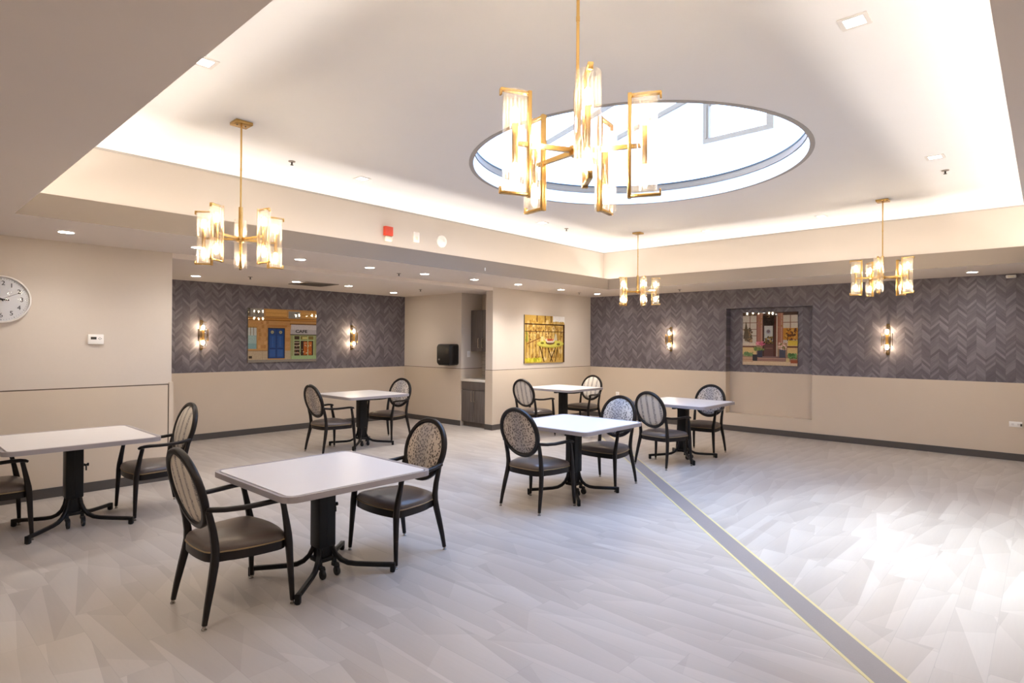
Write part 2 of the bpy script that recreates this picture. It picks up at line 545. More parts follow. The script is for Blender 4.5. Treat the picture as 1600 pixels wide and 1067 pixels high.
ZTOP = 2.74
b = B(); bx(b, X0 - .1, 2.462, YL, YB + .12, 0, ZTOP)
struct('wall_left', b, 'wall')
b = B()
bx(b, 2.462, XA, YB, YB + .12, 0, RAIL, 0)
bx(b, 2.462, XA, YB, YB + .12, RAIL, ZTOP, 1)
struct('wall_back', b, ['wains', 'paper_x'])
b = B(); bx(b, XA, 8.62, 8.56, YB + .12, 0, ZTOP); bx(b, 8.51, 8.62, 7.88, 8.56, 0, ZTOP)
struct('wall_alcove', b, 'wall')
b = B(); bx(b, XA, XR + .3, YL, 7.88, 0, ZTOP)
struct('wall_pier', b, 'wall')
def wall_right():
    b = B()
    X1 = XR + 0.3
    for y0, y1 in ((4.562, YL), (Y0 - .1, 3.036)):
        bx(b, XR, X1, y0, y1, 0, RAIL, 0)
        bx(b, XR, X1, y0, y1, RAIL, ZTOP, 1)
    bx(b, XR, X1, 3.036, 4.562, 0, 0.33, 0)
    bx(b, XR, X1, 3.036, 4.562, 2.322, ZTOP, 1)
    bx(b, XR + .2, X1, 3.036, 4.562, 0.33, RAIL, 0)
    bx(b, XR + .2, X1, 3.036, 4.562, RAIL, 2.322, 1)
    struct('wall_right', b, ['wains', 'paper_y'])
wall_right()
b = B(); bx(b, X0 - .1, X0, Y0, YL, 0, ZTOP); struct('wall_near', b, 'wall')
b = B(); bx(b, X0, XR, Y0 - .1, Y0, 0, ZTOP); struct('wall_front', b, 'wall')

# wainscot panels with a thin dark bead above them
b = B()
bx(b, X0, 2.42, YL - .012, YL, 0.0, 1.122, 0)
bx(b, X0, 2.432, YL - .006, YL, 1.122, 1.134, 1)
bx(b, 2.42, 2.432, YL - .006, YL, 0.0, 1.122, 1)
bx(b, 2.432, 2.48, YL - .016, YL, 0.0, 1.15, 0)
bx(b, 2.462, 2.48, YL, YL + 0.05, 0.0, 1.15, 0)
struct('wall_left_wainscot', b, ['wains', 'groove'])
b = B()
bx(b, XA, XR, YL - .010, YL, 0.0, 1.118, 0)
bx(b, XA, XR, YL - .004, YL, 1.118, 1.128, 1)
bx(b, XA - .010, XA, YL - .010, 7.88, 0.0, 1.118, 0)
bx(b, XA - .004, XA, YL, 7.88, 1.118, 1.128, 1)
struct('wall_pier_wainscot', b, ['wains', 'groove'])
b = B()
bx(b, XA - .010, XA, 8.56, YB, 0.0, 1.118, 0)
bx(b, XA - .004, XA, 8.56, YB, 1.118, 1.128, 1)
bx(b, XA, 8.51, 8.552, 8.56, 0.0, 1.118, 0)
bx(b, XA, 8.51, 8.556, 8.56, 1.118, 1.128, 1)
struct('wall_alcove_wainscot', b, ['wains', 'groove'])
b = B(); bx(b, 8.502, 8.51, 7.88, 8.552, 0.92, 1.46); struct('wall_backsplash', b, 'tile')

# baseboards
H = 0.102
for nm, r in (('left', (X0, 2.49, YL - .026, YL - .012)), ('back', (2.48, XA - .01, YB - .014, YB)),
              ('alcove', (XA - .024, XA - .010, 8.56, YB)), ('pier', (XA - .024, XR, YL - .024, YL - .010)),
              ('pier_return', (XA - .024, XA - .010, YL - .010, 7.88)), ('right', (XR - .014, XR, Y0, YL - .010))):
    b = B(); bx(b, *r, 0.0, H); struct('baseboard_' + nm, b, 'base')

# low ceiling around the tray
b = B()
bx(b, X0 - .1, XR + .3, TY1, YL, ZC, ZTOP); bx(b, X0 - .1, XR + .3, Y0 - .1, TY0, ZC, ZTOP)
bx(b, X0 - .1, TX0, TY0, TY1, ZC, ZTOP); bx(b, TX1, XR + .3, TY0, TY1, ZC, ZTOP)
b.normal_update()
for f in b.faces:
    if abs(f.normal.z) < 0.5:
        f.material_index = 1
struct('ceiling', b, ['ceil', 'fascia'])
b = B(); bx(b, 2.462, XA, YL, YB + .12, ZA, ZTOP); bx(b, XA, 8.62, 7.88, YB + .12, ZA, ZTOP); struct('ceiling_alcove', b, 'ceil')
# lip of the tray
t_ = 0.025
b = B()
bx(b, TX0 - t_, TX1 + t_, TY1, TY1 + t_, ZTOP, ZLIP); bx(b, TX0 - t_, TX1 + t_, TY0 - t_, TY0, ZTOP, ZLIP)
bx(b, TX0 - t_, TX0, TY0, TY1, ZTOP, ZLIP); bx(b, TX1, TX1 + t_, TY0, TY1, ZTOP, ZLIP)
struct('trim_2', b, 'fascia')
# upright walls of the tray, set back behind the lip
ux0, ux1, uy0, uy1 = TX0 - REC, TX1 + REC, TY0 - REC, TY1 + REC
b = B()
bx(b, ux0 - .05, ux1 + .05, uy1, uy1 + .05, ZTOP, ZT); bx(b, ux0 - .05, ux1 + .05, uy0 - .05, uy0, ZTOP, ZT)
bx(b, ux0 - .05, ux0, uy0, uy1, ZTOP, ZT); bx(b, ux1, ux1 + .05, uy0, uy1, ZTOP, ZT)
struct('wall_tray', b, 'cream')
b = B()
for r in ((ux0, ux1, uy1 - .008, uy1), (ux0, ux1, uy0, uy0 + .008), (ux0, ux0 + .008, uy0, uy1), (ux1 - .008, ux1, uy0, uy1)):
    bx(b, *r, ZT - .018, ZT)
struct('trim_shadow_line', b, 'rim_shadow_grey')  # grey strip standing in for the shadow line where wall meets ceiling

# tray ceiling with the round opening
def tray_ceiling():
    b = B()
    n = 96
    x0, x1, y0, y1 = ux0 - .05, ux1 + .05, uy0 - .05, uy1 + .05
    def outer(a):
        c, s = math.cos(a), math.sin(a)
        ts = []
        if c > 1e-9: ts.append((x1 - SKX) / c)
        if c < -1e-9: ts.append((x0 - SKX) / c)
        if s > 1e-9: ts.append((y1 - SKY) / s)
        if s < -1e-9: ts.append((y0 - SKY) / s)
        t = min(ts)
        return (SKX + c * t, SKY + s * t)
    ang = [2 * PI * i / n for i in range(n)] + [math.atan2(cy - SKY, cx - SKX) % (2 * PI) for cx in (x0, x1) for cy in (y0, y1)]
    ang = sorted(set(ang))
    m = len(ang)
    for z in (ZT, ZT + .08):
        pass
    R = [[], [], [], []]
    for a in ang:
        i_ = (SKX + SKR * math.cos(a), SKY + SKR * math.sin(a)); o_ = outer(a)
        R[0].append(b.verts.new((*i_, ZT))); R[1].append(b.verts.new((*o_, ZT)))
        R[2].append(b.verts.new((*o_, ZT + .06))); R[3].append(b.verts.new((*i_, ZT + .06)))
    for k in range(4):
        A, Bq = R[k], R[(k + 1) % 4]
        for i in range(m):
            j = (i + 1) % m
            b.faces.new((A[i], A[j], Bq[j], Bq[i]))
    struct('ceiling_tray', b, 'tray')
tray_ceiling()

# round well, metal curb ring, lantern above
AX = Matrix.Translation((SKX, SKY, 0))
b = B()
lathe(b, [(SKR - .002, ZT - .004), (SKR + .042, ZT - .004), (SKR + .042, ZT - .0005), (SKR - .002, ZT - .0005), (SKR - .002, ZT - .004)], 96, AX, cap=False)
struct('trim_4', b, 'rim_shadow_grey', 0.6)
b = B()
lathe(b, [(SKR - .001, ZT - .0005), (SKR - .001, 3.60), (SKR + .05, 3.60), (SKR + .05, ZT + .061)], 96, AX, cap=False)
struct('wall_well', b, 'skywall', 0.6)
b = B()
lathe(b, [(SKR - .012, 3.602), (SKR - .012, 3.635), (SKR + .0, 3.64), (SKR + .0, 3.675), (SKR + .1, 3.675), (SKR + .1, 3.602), (SKR - .012, 3.602)], 96, AX, cap=False)
lathe(b, [(SKR - .004, 3.675), (SKR - .004, 3.692), (SKR + .02, 3.692), (SKR + .02, 3.675)], 96, AX, mi=1, cap=False)
struct('trim_5', b, ['frame', 'gasket'], 0.6)

LX0, LX1, LY0, LY1 = SKX - 2.2, SKX + 2.2, SKY - 2.2, SKY + 2.2
ZE, ZP = 4.55, 5.08
def lantern():
    b = B()
    # floor ring of the lantern
    n = 96
    iR = SKR + .02
    vi = []; vo = []
    ang = sorted(set([2 * PI * i / n for i in range(n)] + [PI / 4 + k * PI / 2 for k in range(4)]))
    for a in ang:
        c, s = math.cos(a), math.sin(a)
        t = 2.2 / max(abs(c), abs(s))
        vi.append((SKX + iR * c, SKY + iR * s)); vo.append((SKX + t * c, SKY + t * s))
    for i in range(len(ang)):
        j = (i + 1) % len(ang)
        b.faces.new([b.verts.new((*p, 3.68)) for p in (vi[i], vo[i], vo[j], vi[j])])
    struct('floor_lantern', b, 'skywall')
    b = B()
    for y in (LY0 - .06, LY1):
        bx(b, LX0 - .06, LX1 + .06, y, y + .06, 3.62, ZE)
    def gable(x0, x1, hole):
        # gable end walls, pentagon in y-z, with an opening for the end window
        if not hole:
            P = [(LY0, 3.62), (LY1, 3.62), (LY1, ZE), (SKY, ZP), (LY0, ZE)]
            polys = [P]
        else:
            wy0, wy1, wz = 2.50, 3.40, 4.30
            zr = lambda y: ZP - abs(y - SKY) / 2.2 * (ZP - ZE)
            top = 4.86
            polys = [[(LY0, 3.62), (LY1, 3.62), (LY1, wz), (LY0, wz)],
                     [(LY0, wz), (wy0, wz), (wy0, zr(wy0)), (LY0, ZE)],
                     [(wy1, wz), (LY1, wz), (LY1, ZE), (wy1, zr(wy1))],
                     [(wy0, top), (wy1, top), (wy1, zr(wy1)), (SKY, ZP), (wy0, zr(wy0))]]
        for P in polys:
            lo = [b.verts.new((x0, *p)) for p in P]; hi = [b.verts.new((x1, *p)) for p in P]
            b.faces.new(lo); b.faces.new(list(reversed(hi)))
            for i in range(len(P)):
                j = (i + 1) % len(P)
                b.faces.new((lo[i], lo[j], hi[j], hi[i]))
    gable(LX0 - .06, LX0, False)
    gable(LX1, LX1 + .06, True)
    struct('wall_lantern', b, 'skywall')
    # end window
    b = B(); bx(b, LX1 + .025, LX1 + .033, 2.50, 3.40, 4.30, 4.86)
    w = struct('window_2', b, 'roofglass')
    b = B()
    bx(b, LX1 - .02, LX1 + .05, 3.32, 3.40, 4.361, 4.799); bx(b, LX1 - .03, LX1 - .021, 3.345, 3.365, 4.361, 4.799)
    bx(b, LX1 - .02, LX1 + .05, 2.50, 2.58, 4.361, 4.799); bx(b, LX1 - .02, LX1 + .05, 2.50, 3.40, 4.30, 4.36); bx(b, LX1 - .02, LX1 + .05, 2.50, 3.40, 4.80, 4.86)
    obj('window_frame', b, 'frame', w, 0)
    # glazed roof
    b = B()
    for s in (-1, 1):
        P = [(LX0, SKY + s * 2.2, ZE), (LX1, SKY + s * 2.2, ZE), (LX1, SKY, ZP), (LX0, SKY, ZP)]
        lo = [b.verts.new(p) for p in P]; hi = [b.verts.new((p[0], p[1], p[2] + .012)) for p in P]
        b.faces.new(lo); b.faces.new(list(reversed(hi)))
        for i in range(4):
            j = (i + 1) % 4
            b.faces.new((lo[i], lo[j], hi[j], hi[i]))
    w = struct('window_1', b, 'roofglass')
    b = B()
    for i in range(6):
        x = LX0 + .03 + (LX1 - LX0 - .06) * i / 5
        for s in (-1, 1):
            tube(b, [(x, SKY + s * 2.2, ZE - .03), (x, SKY, ZP - .03)], [(0.03, 0.018)] * 2, sect=BAR)
    tube(b, [(LX0, SKY, ZP - .03), (LX1, SKY, ZP - .03)], [(0.04, 0.025)] * 2, sect=BAR)
    obj('rafter_frame', b, 'frame', w, 0)
lantern()

# ------------------------------------------------------------------ tables
def make_table():
    root = thing('dining_table')
    h = 0.735
    w = 1.08
    b = B()
    prism(b, rrect(w - .05, w - .05, .05, 5), h - .030, h)
    obj('tabletop', b, 'lam', root, 0.5)
    b = B()
    base = rrect(w - .012, w - .012, .07, 6)
    pts = [(p[0], p[1], h - .018) for p in base]
    sect = [(0.0185, 0.018), (0.0185, -0.003), (0.012, -0.0105), (0.0, -0.0135), (-0.012, -0.0105), (-0.0185, -0.003), (-0.0185, 0.018)]
    tube(b, pts, 1.0, sect=sect, closed=True)
    obj('edge_band', b, 'edge', root, 0.6)
    return root, h

def make_table_base(root, h):
    b = B()
    bx(b, -.15, .15, -.15, .15, h - .042, h - .030, 0)
    bx(b, -.145, .145, -.105, -.068, h - .105, h - .042, 0); bx(b, -.145, .145, .068, .105, h - .105, h - .042, 0)
    obj('mounting_plate', b, 'black', root, 0)
    b = B()
    box(b, (0, 0, (h - .042 + .20) / 2), (.13, .13, h - .042 - .20), None, .010)
    bx(b, -.003, .003, -.0665, .0665, .22, h - .06)
    obj('column', b, 'black', root, 0.5)
    b = B()
    box(b, (0, 0, .27), (.098, .098, .34), None, .008)
    box(b, (0, 0, .115), (.13, .13, .03), None, .006)
    obj('inner_post', b, 'black', root, 0.5)
    for sx in (-1, 1):
        for sy in (-1, 1):
            b = B()
            ex, ey = .365, .335
            L = math.hypot(ex, ey)
            dx, dy = sx * ex / L, sy * ey / L
            prof = [(.052, .30), (.056, .24), (.068, .185), (.092, .135), (.130, .097), (.175, .075), (.23, .066), (.35, .058), (L - .012, .052)]
            pts = [(dx * r, dy * r, z) for r, z in prof]
            tube(b, pts, [(.016, .017)] * len(pts), sect=SQ, up=(dx, dy, 0.0))
            box(b, (dx * (L - .006), dy * (L - .006), .0345), (.034, .034, .063), Matrix.Rotation(math.atan2(dy, dx), 3, 'Z'), .004)
            lathe(b, [(.015, 0.0), (.015, .004)], 12, Matrix.Translation((dx * (L - .006), dy * (L - .006), 0)))
            obj('leg', b, 'black', root, 0.6)
    for a in (-1, 1):
        b = B()
        R = Matrix.Translation((a * .055, -.095 + .19 * (a > 0) * 0, .033)) @ Matrix.Rotation(PI / 2, 4, 'Y')
        lathe(b, [(.012, -.011), (.030, -.011), (.033, -.006), (.033, .006), (.030, .011), (.012, .011)], 20, R)
        bx(b, a * .055 - .015, a * .055 + .015, -.10, -.045, .062, .085)
        bx(b, a * .055 - .016, a * .055 - .013, -.105, -.085, .03, .075); bx(b, a * .055 + .013, a * .055 + .016, -.105, -.085, .03, .075)
        bx(b, a * .055 - .012, a * .055 + .012, -.07, -.045, .07, .12)
        obj('caster', b, 'rubber', root, 0.6)
    b = B()
    R = Matrix.Translation((0.065, 0.0, h - .26)) @ Matrix.Rotation(PI / 2, 4, 'Y')
    lathe(b, [(.012, 0), (.012, .02), (.007, .02), (.007, .035), (.014, .037), (.014, .048)], 14, R)
    tube(b, [(.092, 0, h - .26), (.092, -.012, h - .28), (.092, -.014, h - .31)], .006, 8)
    obj('crank_handle', b, 'black', root, 0.6)

TABLES = [
    ('near', (2.20, 3.80), .735, 0.0, 'white square dining table nearest the camera with grey edge and black pedestal'),
    ('clock', (1.26, 6.40), .785, 0.0, 'white square dining table beside the plain beige wall under the clock'),
    ('alcove', (5.33, 8.06), .82, 0.0, 'white square dining table in front of the alcove with the cafe picture'),
    ('mid', (5.23, 3.83), .78, 0.0, 'bluish daylit white dining table beside the floor strip, between two spotted chairs'),
    ('niche', (7.93, 3.87), .815, 0.0, 'white dining table across the floor strip, between a striped and a spotted chair'),
    ('corner', (8.74, 6.65), .82, 0.0, 'white dining table in the room corner below the yellow balcony picture'),
]
GT = 'square pedestal dining tables'
_heights = {}
proto, h0 = make_table()
make_table_base(proto, h0)
for i, (k, (x, y), h, rz, lab) in enumerate(TABLES):
    if i == 0:
        o = proto
    else:
        o = copy_tree(proto)
        dh = h - h0
        for ch in o.children:
            nm = ch.name.split('.')[0]
            if nm in ('tabletop', 'edge_band', 'mounting_plate', 'column', 'crank_handle'):
                ch.location.z = dh
            if nm == 'inner_post':
                ch.scale.z = 1.0
    o.location = (x, y, 0)
    o.rotation_euler = (0, 0, rz)
    tag(o, lab, 'table', GT)

# ------------------------------------------------------------------ chairs
def seat_plan(k=1.0, n=12):
    """half rounded trapezoid, front (+x) wider and bowed"""
    pts = []
    def q(p0, p1, p2, m):
        for i in range(m):
            t = i / m
            pts.append(((1 - t) ** 2 * p0[0] + 2 * t * (1 - t) * p1[0] + t * t * p2[0], (1 - t) ** 2 * p0[1] + 2 * t * (1 - t) * p1[1] + t * t * p2[1]))
    xf, xb, yf, yb = .235, -.225, .275, .215
    q((xf, -.20), (xf + .045, 0), (xf, .20), 10)
    q((xf, .20), (xf - .01, yf), (xf - .08, yf), 5)
    q((xf - .08, yf), (-.05, yf - .005), (xb + .10, yb + .01), 5)
    q((xb + .10, yb + .01), (xb, yb - .005), (xb - .005, yb - .10), 5)
    q((xb - .005, yb - .10), (xb - .018, 0), (xb - .005, -yb + .10), 6)
    q((xb - .005, -yb + .10), (xb, -yb + .005), (xb + .10, -yb - .01), 5)
    q((xb + .10, -yb - .01), (-.05, -yf + .005), (xf - .08, -yf), 5)
    q((xf - .08, -yf), (xf - .01, -yf), (xf, -.20), 5)
    return [(p[0] * k, p[1] * k) for p in pts]

OVC, OVT = Vector((-.268, 0, .768)), math.radians(15)
OVN = Vector((math.cos(OVT), 0, math.sin(OVT)))           # facing forward and a little up
OVU = Vector((-math.sin(OVT), 0, math.cos(OVT)))
def ov(a, ry, rz, d=0.0):
    return OVC + Vector((0, 1, 0)) * (ry * math.cos(a)) + OVU * (rz * math.sin(a)) + OVN * d

def make_pad(fabric):
    b = B()
    n = 40
    rings = []
    for s, d in ((0.0, -.020), (.45, -.019), (.8, -.015), (.96, -.008), (1.0, 0.0), (.96, .012), (.8, .026), (.45, .036), (0.0, .038)):
        if s == 0.0:
            rings.append([b.verts.new(OVC + OVN * d)])
        else:
            rings.append([b.verts.new(ov(2 * PI * i / n, .212 * s, .223 * s, d)) for i in range(n)])
    for A, Bq in zip(rings, rings[1:]):
        for i in range(n):
            j = (i + 1) % n
            if len(A) == 1: b.faces.new((A[0], Bq[i], Bq[j]))
            elif len(Bq) == 1: b.faces.new((A[i], A[j], Bq[0]))
            else: b.faces.new((A[i], A[j], Bq[j], Bq[i]))
    return b

def make_chair():
    root = thing('armchair')
    b = B()
    plan = seat_plan()
    prism(b, plan, .352, .405)
    obj('seat_frame', b, 'espresso', root, 0.6)
    b = B()
    prof = [(.94, .400), (.985, .404), (1.005, .415), (1.0, .432), (.955, .449), (.85, .462), (.65, .473), (.40, .480), (.18, .482)]
    rings = [[b.verts.new((p[0] * s, p[1] * s, z)) for p in plan] for s, z in prof]
    n = len(plan)
    for A, Bq in zip(rings, rings[1:]):
        for i in range(n):
            b.faces.new((A[i], A[(i + 1) % n], Bq[(i + 1) % n], Bq[i]))
    b.faces.new(rings[-1]); b.faces.new(list(reversed(rings[0])))
    seat = obj('seat', b, 'vinyl', root, 0.9)
    b = B()
    tube(b, [(p[0] * 1.006, p[1] * 1.006, .409) for p in plan], .0045, 6, closed=True)
    obj('piping', b, 'piping', seat, 0.9)
    pad = obj('backrest', make_pad(None), 'stripe', root, 0.9)
    b = B()
    n = 44
    tube(b, [ov(2 * PI * i / n, .226, .237) for i in range(n)], [(.021, .0195)] * n, sect=SQ, closed=True, up=OVN)
    obj('back_frame', b, 'espresso', root, 0.7)
    for s in (-1, 1):
        b = B()   # front leg rising into the arm post
        P = [(.248, .292, .024), (.243, .284, .15), (.236, .276, .30), (.232, .272, .38), (.226, .272, .44), (.212, .277, .52), (.196, .282, .60), (.186, .284, .648)]
        Rr = [(.0125, .0125), (.0155, .0155), (.019, .019), (.0215, .021), (.021, .020), (.018, .018), (.0155, .0155), (.0155, .0155)]
        tube(b, [(x, s * y, z) for x, y, z in P], Rr, sect=SQ, up=(1, 0, 0))
        lg = obj('leg', b, 'espresso', root, 0.7)
        b = B(); lathe(b, [(.0150, 0.0), (.0150, .007), (.010, .010), (.010, .030)], 12, Matrix.Translation((.248, s * .292, 0)))
        obj('glide', b, 'chrome', lg, 0.6)
        b = B()   # rear leg sweeping up to the oval back
        P = [(-.260, .2515, .024), (-.243, .246, .12), (-.218, .236, .24), (-.198, .224, .34), (-.190, .217, .40), (-.192, .214, .46), (-.203, .215, .54), (-.222, .219, .62), (-.238, .221, .68)]
        Rr = [(.0135, .0125), (.0165, .015), (.020, .018), (.022, .019), (.022, .019), (.021, .018), (.0195, .017), (.018, .015), (.015, .012)]
        tube(b, [(x, s * y, z) for x, y, z in P], Rr, sect=SQ, up=(1, 0, 0))
        lg = obj('leg', b, 'espresso', root, 0.7)
        b = B(); lathe(b, [(.0150, 0.0), (.0150, .007), (.010, .010), (.010, .030)], 12, Matrix.Translation((-.262, s * .252, 0)))
        obj('glide', b, 'chrome', lg, 0.6)
        b = B()
        P = [(-.246, .228, .676), (-.21, .236, .670), (-.15, .248, .662), (-.05, .266, .658), (.05, .279, .661), (.12, .286, .665), (.17, .288, .664), (.205, .288, .657), (.222, .288, .648)]
        Rr = [(.014, .013), (.0145, .015), (.0145, .0165), (.014, .018), (.014, .019), (.014, .0195), (.0135, .019), (.0125, .018), (.009, .014)]
        tube(b, [(x, s * y, z) for x, y, z in P], Rr, sect=SQ, up=(0, 0, 1))
        obj('armrest', b, 'espresso', root, 0.7)
    return root

chair0 = make_chair()
_pl = make_pad(None)
_me = bpy.data.meshes.new('backrest')
bmesh.ops.recalc_face_normals(_pl, faces=_pl.faces)
_pl.to_mesh(_me); _pl.free()
_me.materials.append(M['leopard'])
_me.polygons.foreach_set('use_smooth', [True] * len(_me.polygons))
CHAIRS = [
    ('s', 1.575, 3.80, 0, 'striped oval-back armchair closest to the camera, arm tucked under the near table'),
    ('l', 2.85, 3.79, 181, 'spotted oval-back armchair facing the striped one across the near table'),
    ('s', 1.92, 6.45, 180, 'striped oval-back armchair at the wall table, standing at the alcove corner'),
    ('s', .69, 6.46, 0, 'armchair cut off by the picture edge below the clock, only arm and seat showing'),
    ('l', 4.72, 7.97, 0, 'spotted oval-back armchair at the alcove table, its back towards the plain beige wall'),
    ('l', 6.00, 8.26, 191, 'spotted oval-back armchair at the alcove table, on the side towards the paper towel dispenser'),
    ('l', 4.60, 3.83, 0, 'spotted armchair with daylight gleaming on its seat, at the table by the floor strip'),
    ('l', 5.86, 3.83, 180, 'blue-tinted spotted armchair just beside the floor strip, tucked under the bluish table'),
    ('s', 7.31, 3.87, -8, 'striped armchair standing with one leg on the grey floor strip'),
    ('l', 8.56, 3.87, 180, 'spotted armchair in front of the shallow wall niche'),
    ('s', 8.02, 6.76, 0, 'striped armchair at the corner table, its back towards the grey cabinet'),
    ('s', 9.39, 6.65, 180, 'striped armchair deepest in the room corner, behind the corner table'),
]
GC = 'oval-back armchairs at the tables'
for i, (k, x, y, a, lab) in enumerate(CHAIRS):
    o = chair0 if i == 0 else copy_tree(chair0)
    o.location = (x, y, 0)
    o.rotation_euler = (0, 0, math.radians(a))
    if k == 'l':
        for ch in o.children:
            if ch.name.split('.')[0] == 'backrest':
                ch.data = _me
    tag(o, lab, 'chair', GC)

# ------------------------------------------------------------------ chandeliers
ZH = 2.49
def make_chandelier():
    root = thing('chandelier')
    b = B()
    box(b, (0, 0, ZT - .0135), (.135, .135, .025), None, .002)
    can = obj('canopy', b, 'brass', root, 0.5)
    for s in (-1, 1):
        b = B(); lathe(b, [(.006, ZT - .030), (.006, ZT - .026)], 10, Matrix.Translation((s * .035, 0, 0)))
        obj('screw', b, 'gasket', can, 0.5)
    b = B(); lathe(b, [(.0072, ZH + .2), (.0072, 3.06), (.0086, 3.06), (.0086, 3.08), (.0072, 3.08), (.0072, ZT - .026)], 14)
    obj('rod', b, 'brass', root, 0.6)
    b = B()
    lathe(b, [(.017, ZH + .02), (.017, ZH + .265), (.009, ZH + .268)], 18)
    lathe(b, [(.034, ZH - .022), (.036, ZH - .018), (.036, ZH + .018), (.034, ZH + .022)], 5)
    lathe(b, [(.012, ZH - .032), (.016, ZH - .022)], 14)
    obj('hub', b, 'brass', root, 0.6)
    for k in range(5):
        b = B()
        tube(b, [(.03, 0, ZH), (.275, 0, ZH)], [(.0105, .0105), (.0085, .0085)], sect=BAR)
        arm = obj('arm', b, 'brass', root, 0.5)
        b = B()
        xb, zt, zb = .243, ZH + .218, ZH - .212
        box(b, (xb - .0165, 0, (zt + zb) / 2), (.016, .024, zt - zb + .020), None, .001)
        for z in (zt, zb):
            box(b, (xb + .052, 0, z), (.122, .022, .012), None, .001)
            box(b, (xb + .112, 0, z + (-.010 if z > ZH else .010)), (.008, .019, .028), None, .001)
        obj('bracket', b, 'brass', arm, 0.5)
        b = B()
        box(b, (.29, 0, ZH), (.022, .022, .17), None, .002)
        obj('socket', b, 'brass', arm, 0.5)
        for s in (-1, 1):
            b = B()
            pr = [(.006, .085), (.009, .092), (.0155, .108), (.0175, .122), (.0145, .138), (.008, .150), (.0, .156)]
            lathe(b, pr, 12, Matrix.Translation((.29, 0, ZH)) @ Matrix.Scale(s, 4, (0, 0, 1)), cap=False)
            obj('bulb', b, 'bulb', arm, 0.9)
        b = B()
        n = 54
        T = Matrix.Translation((.29, 0, 0))
        def ring(r, z):
            return [b.verts.new(T @ Vector(((r + (.0009 if i % 3 == 0 else 0)) * math.cos(2 * PI * i / n), (r + (.0009 if i % 3 == 0 else 0)) * math.sin(2 * PI * i / n), z))) for i in range(n)]
        R4 = [ring(.052, ZH - .206), ring(.052, ZH + .212), ring(.048, ZH + .212), ring(.048, ZH - .206)]
        for A, Bq in zip(R4, R4[1:] + R4[:1]):
            for i in range(n):
                b.faces.new((A[i], A[(i + 1) % n], Bq[(i + 1) % n], Bq[i]))
        obj('glass_shade', b, 'flute', arm, 1.2)
    return root
ch0 = make_chandelier()
CHAND = [
    (2.10, 1.53, 224, 'big brass chandelier closest to the camera, overlapping the round skylight'),
    (2.10, 4.96, 67, 'brass chandelier hanging before the alcove with the cafe picture'),
    (8.52, 4.97, -59.7, 'smallest-looking brass chandelier, hanging before the room corner'),
    (8.55, 1.53, 182, 'brass chandelier hanging before the grey wall beside the shallow niche'),
]
for i, (x, y, a, lab) in enumerate(CHAND):
    o = ch0 if i == 0 else copy_tree(ch0)
    o.location = (x, y, 0)
    k = 0
    for ch in o.children:
        if ch.name.split('.')[0] == 'arm':
            ch.rotation_euler = (0, 0, math.radians(a + 72 * k)); k += 1
    tag(o, lab, 'chandelier', 'brass chandeliers with glass tubes')

# ------------------------------------------------------------------ wall sconces (built facing -Y, back on the plane y = 0)
def make_sconce():
    root = thing('wall_sconce')
    b = B()
    box(b, (0, -.009, 0), (.045, .018, .50), None, .003)
    obj('back_plate', b, 'darkbrass', root, 0.5)
    b = B()
    tube(b, [(0, -.015, 0), (0, -.085, 0)], .010, 10)
    lathe(b, [(.019, -.085), (.021, -.08), (.021, .08), (.019, .085)], 18, Matrix.Translation((0, -.095, 0)))
    obj('socket', b, 'gold', root, 0.6)
    b = B()
    for s in (-1, 1):
        box(b, (s * .074, -.095, 0), (.005, .042, .20), None, .001)
        box(b, (s * .046, -.095, 0), (.055, .010, .010))
    obj('side_fin', b, 'darkbrass', root, 0.5)
    b = B()
    lathe(b, [(.056, -.205), (.056, .205), (.053, .205), (.053, -.205), (.056, -.205)], 36, Matrix.Translation((0, -.095, 0)), cap=False)
    for z in (-1, 1):
        pass
    obj('glass_tube', b, 'glass', root, 0.9)
    for s in (-1, 1):
        b = B()
        pr = [(.008, .082), (.012, .09), (.021, .112), (.023, .128), (.019, .146), (.010, .158), (.0, .163)]
        lathe(b, pr, 14, Matrix.Translation((0, -.095, 0)) @ Matrix.Scale(s, 4, (0, 0, 1)), cap=False)
        obj('bulb', b, 'sconcebulb', root, 0.9)
        b = B()
        box(b, (0, -.056, s * .222), (.02, .078, .012), None, .001)
        box(b, (0, -.095, s * .212), (.105, .014, .008), None, .001)
        obj('end_clip', b, 'darkbrass', root, 0.5)
    return root
sc0 = make_sconce()
SCON = [
    (3.755, YB, 1.735, 0, 'brass wall sconce between the beige wall corner and the cafe picture'),
    (6.60, YB, 1.725, 0, 'brass wall sconce between the cafe picture and the alcove side wall'),
    (XR, 5.70, 1.735, -90, 'brass wall sconce between the room corner and the wall niche'),
    (XR, 1.905, 1.735, -90, 'brass wall sconce on grey paper beyond the niche, away from the corner'),
]
for i, (x, y, z, a, lab) in enumerate(SCON):
    o = sc0 if i == 0 else copy_tree(sc0)
    o.location = (x, y, z)
    o.rotation_euler = (0, 0, math.radians(a))
    tag(o, lab, 'wall light', 'brass wall sconces')

# ------------------------------------------------------------------ ceiling lights
def beam(root, watts):
    l = bpy.data.lights.new('beam', 'SPOT')
    l.energy = watts; l.color = (1.0, 0.94, 0.87); l.spot_size = math.radians(130); l.spot_blend = 1.0; l.shadow_soft_size = 0.05
    o = bpy.data.objects.new('beam', l)
    COL.objects.link(o); o.parent = root; o.location = (0, 0, -.012)

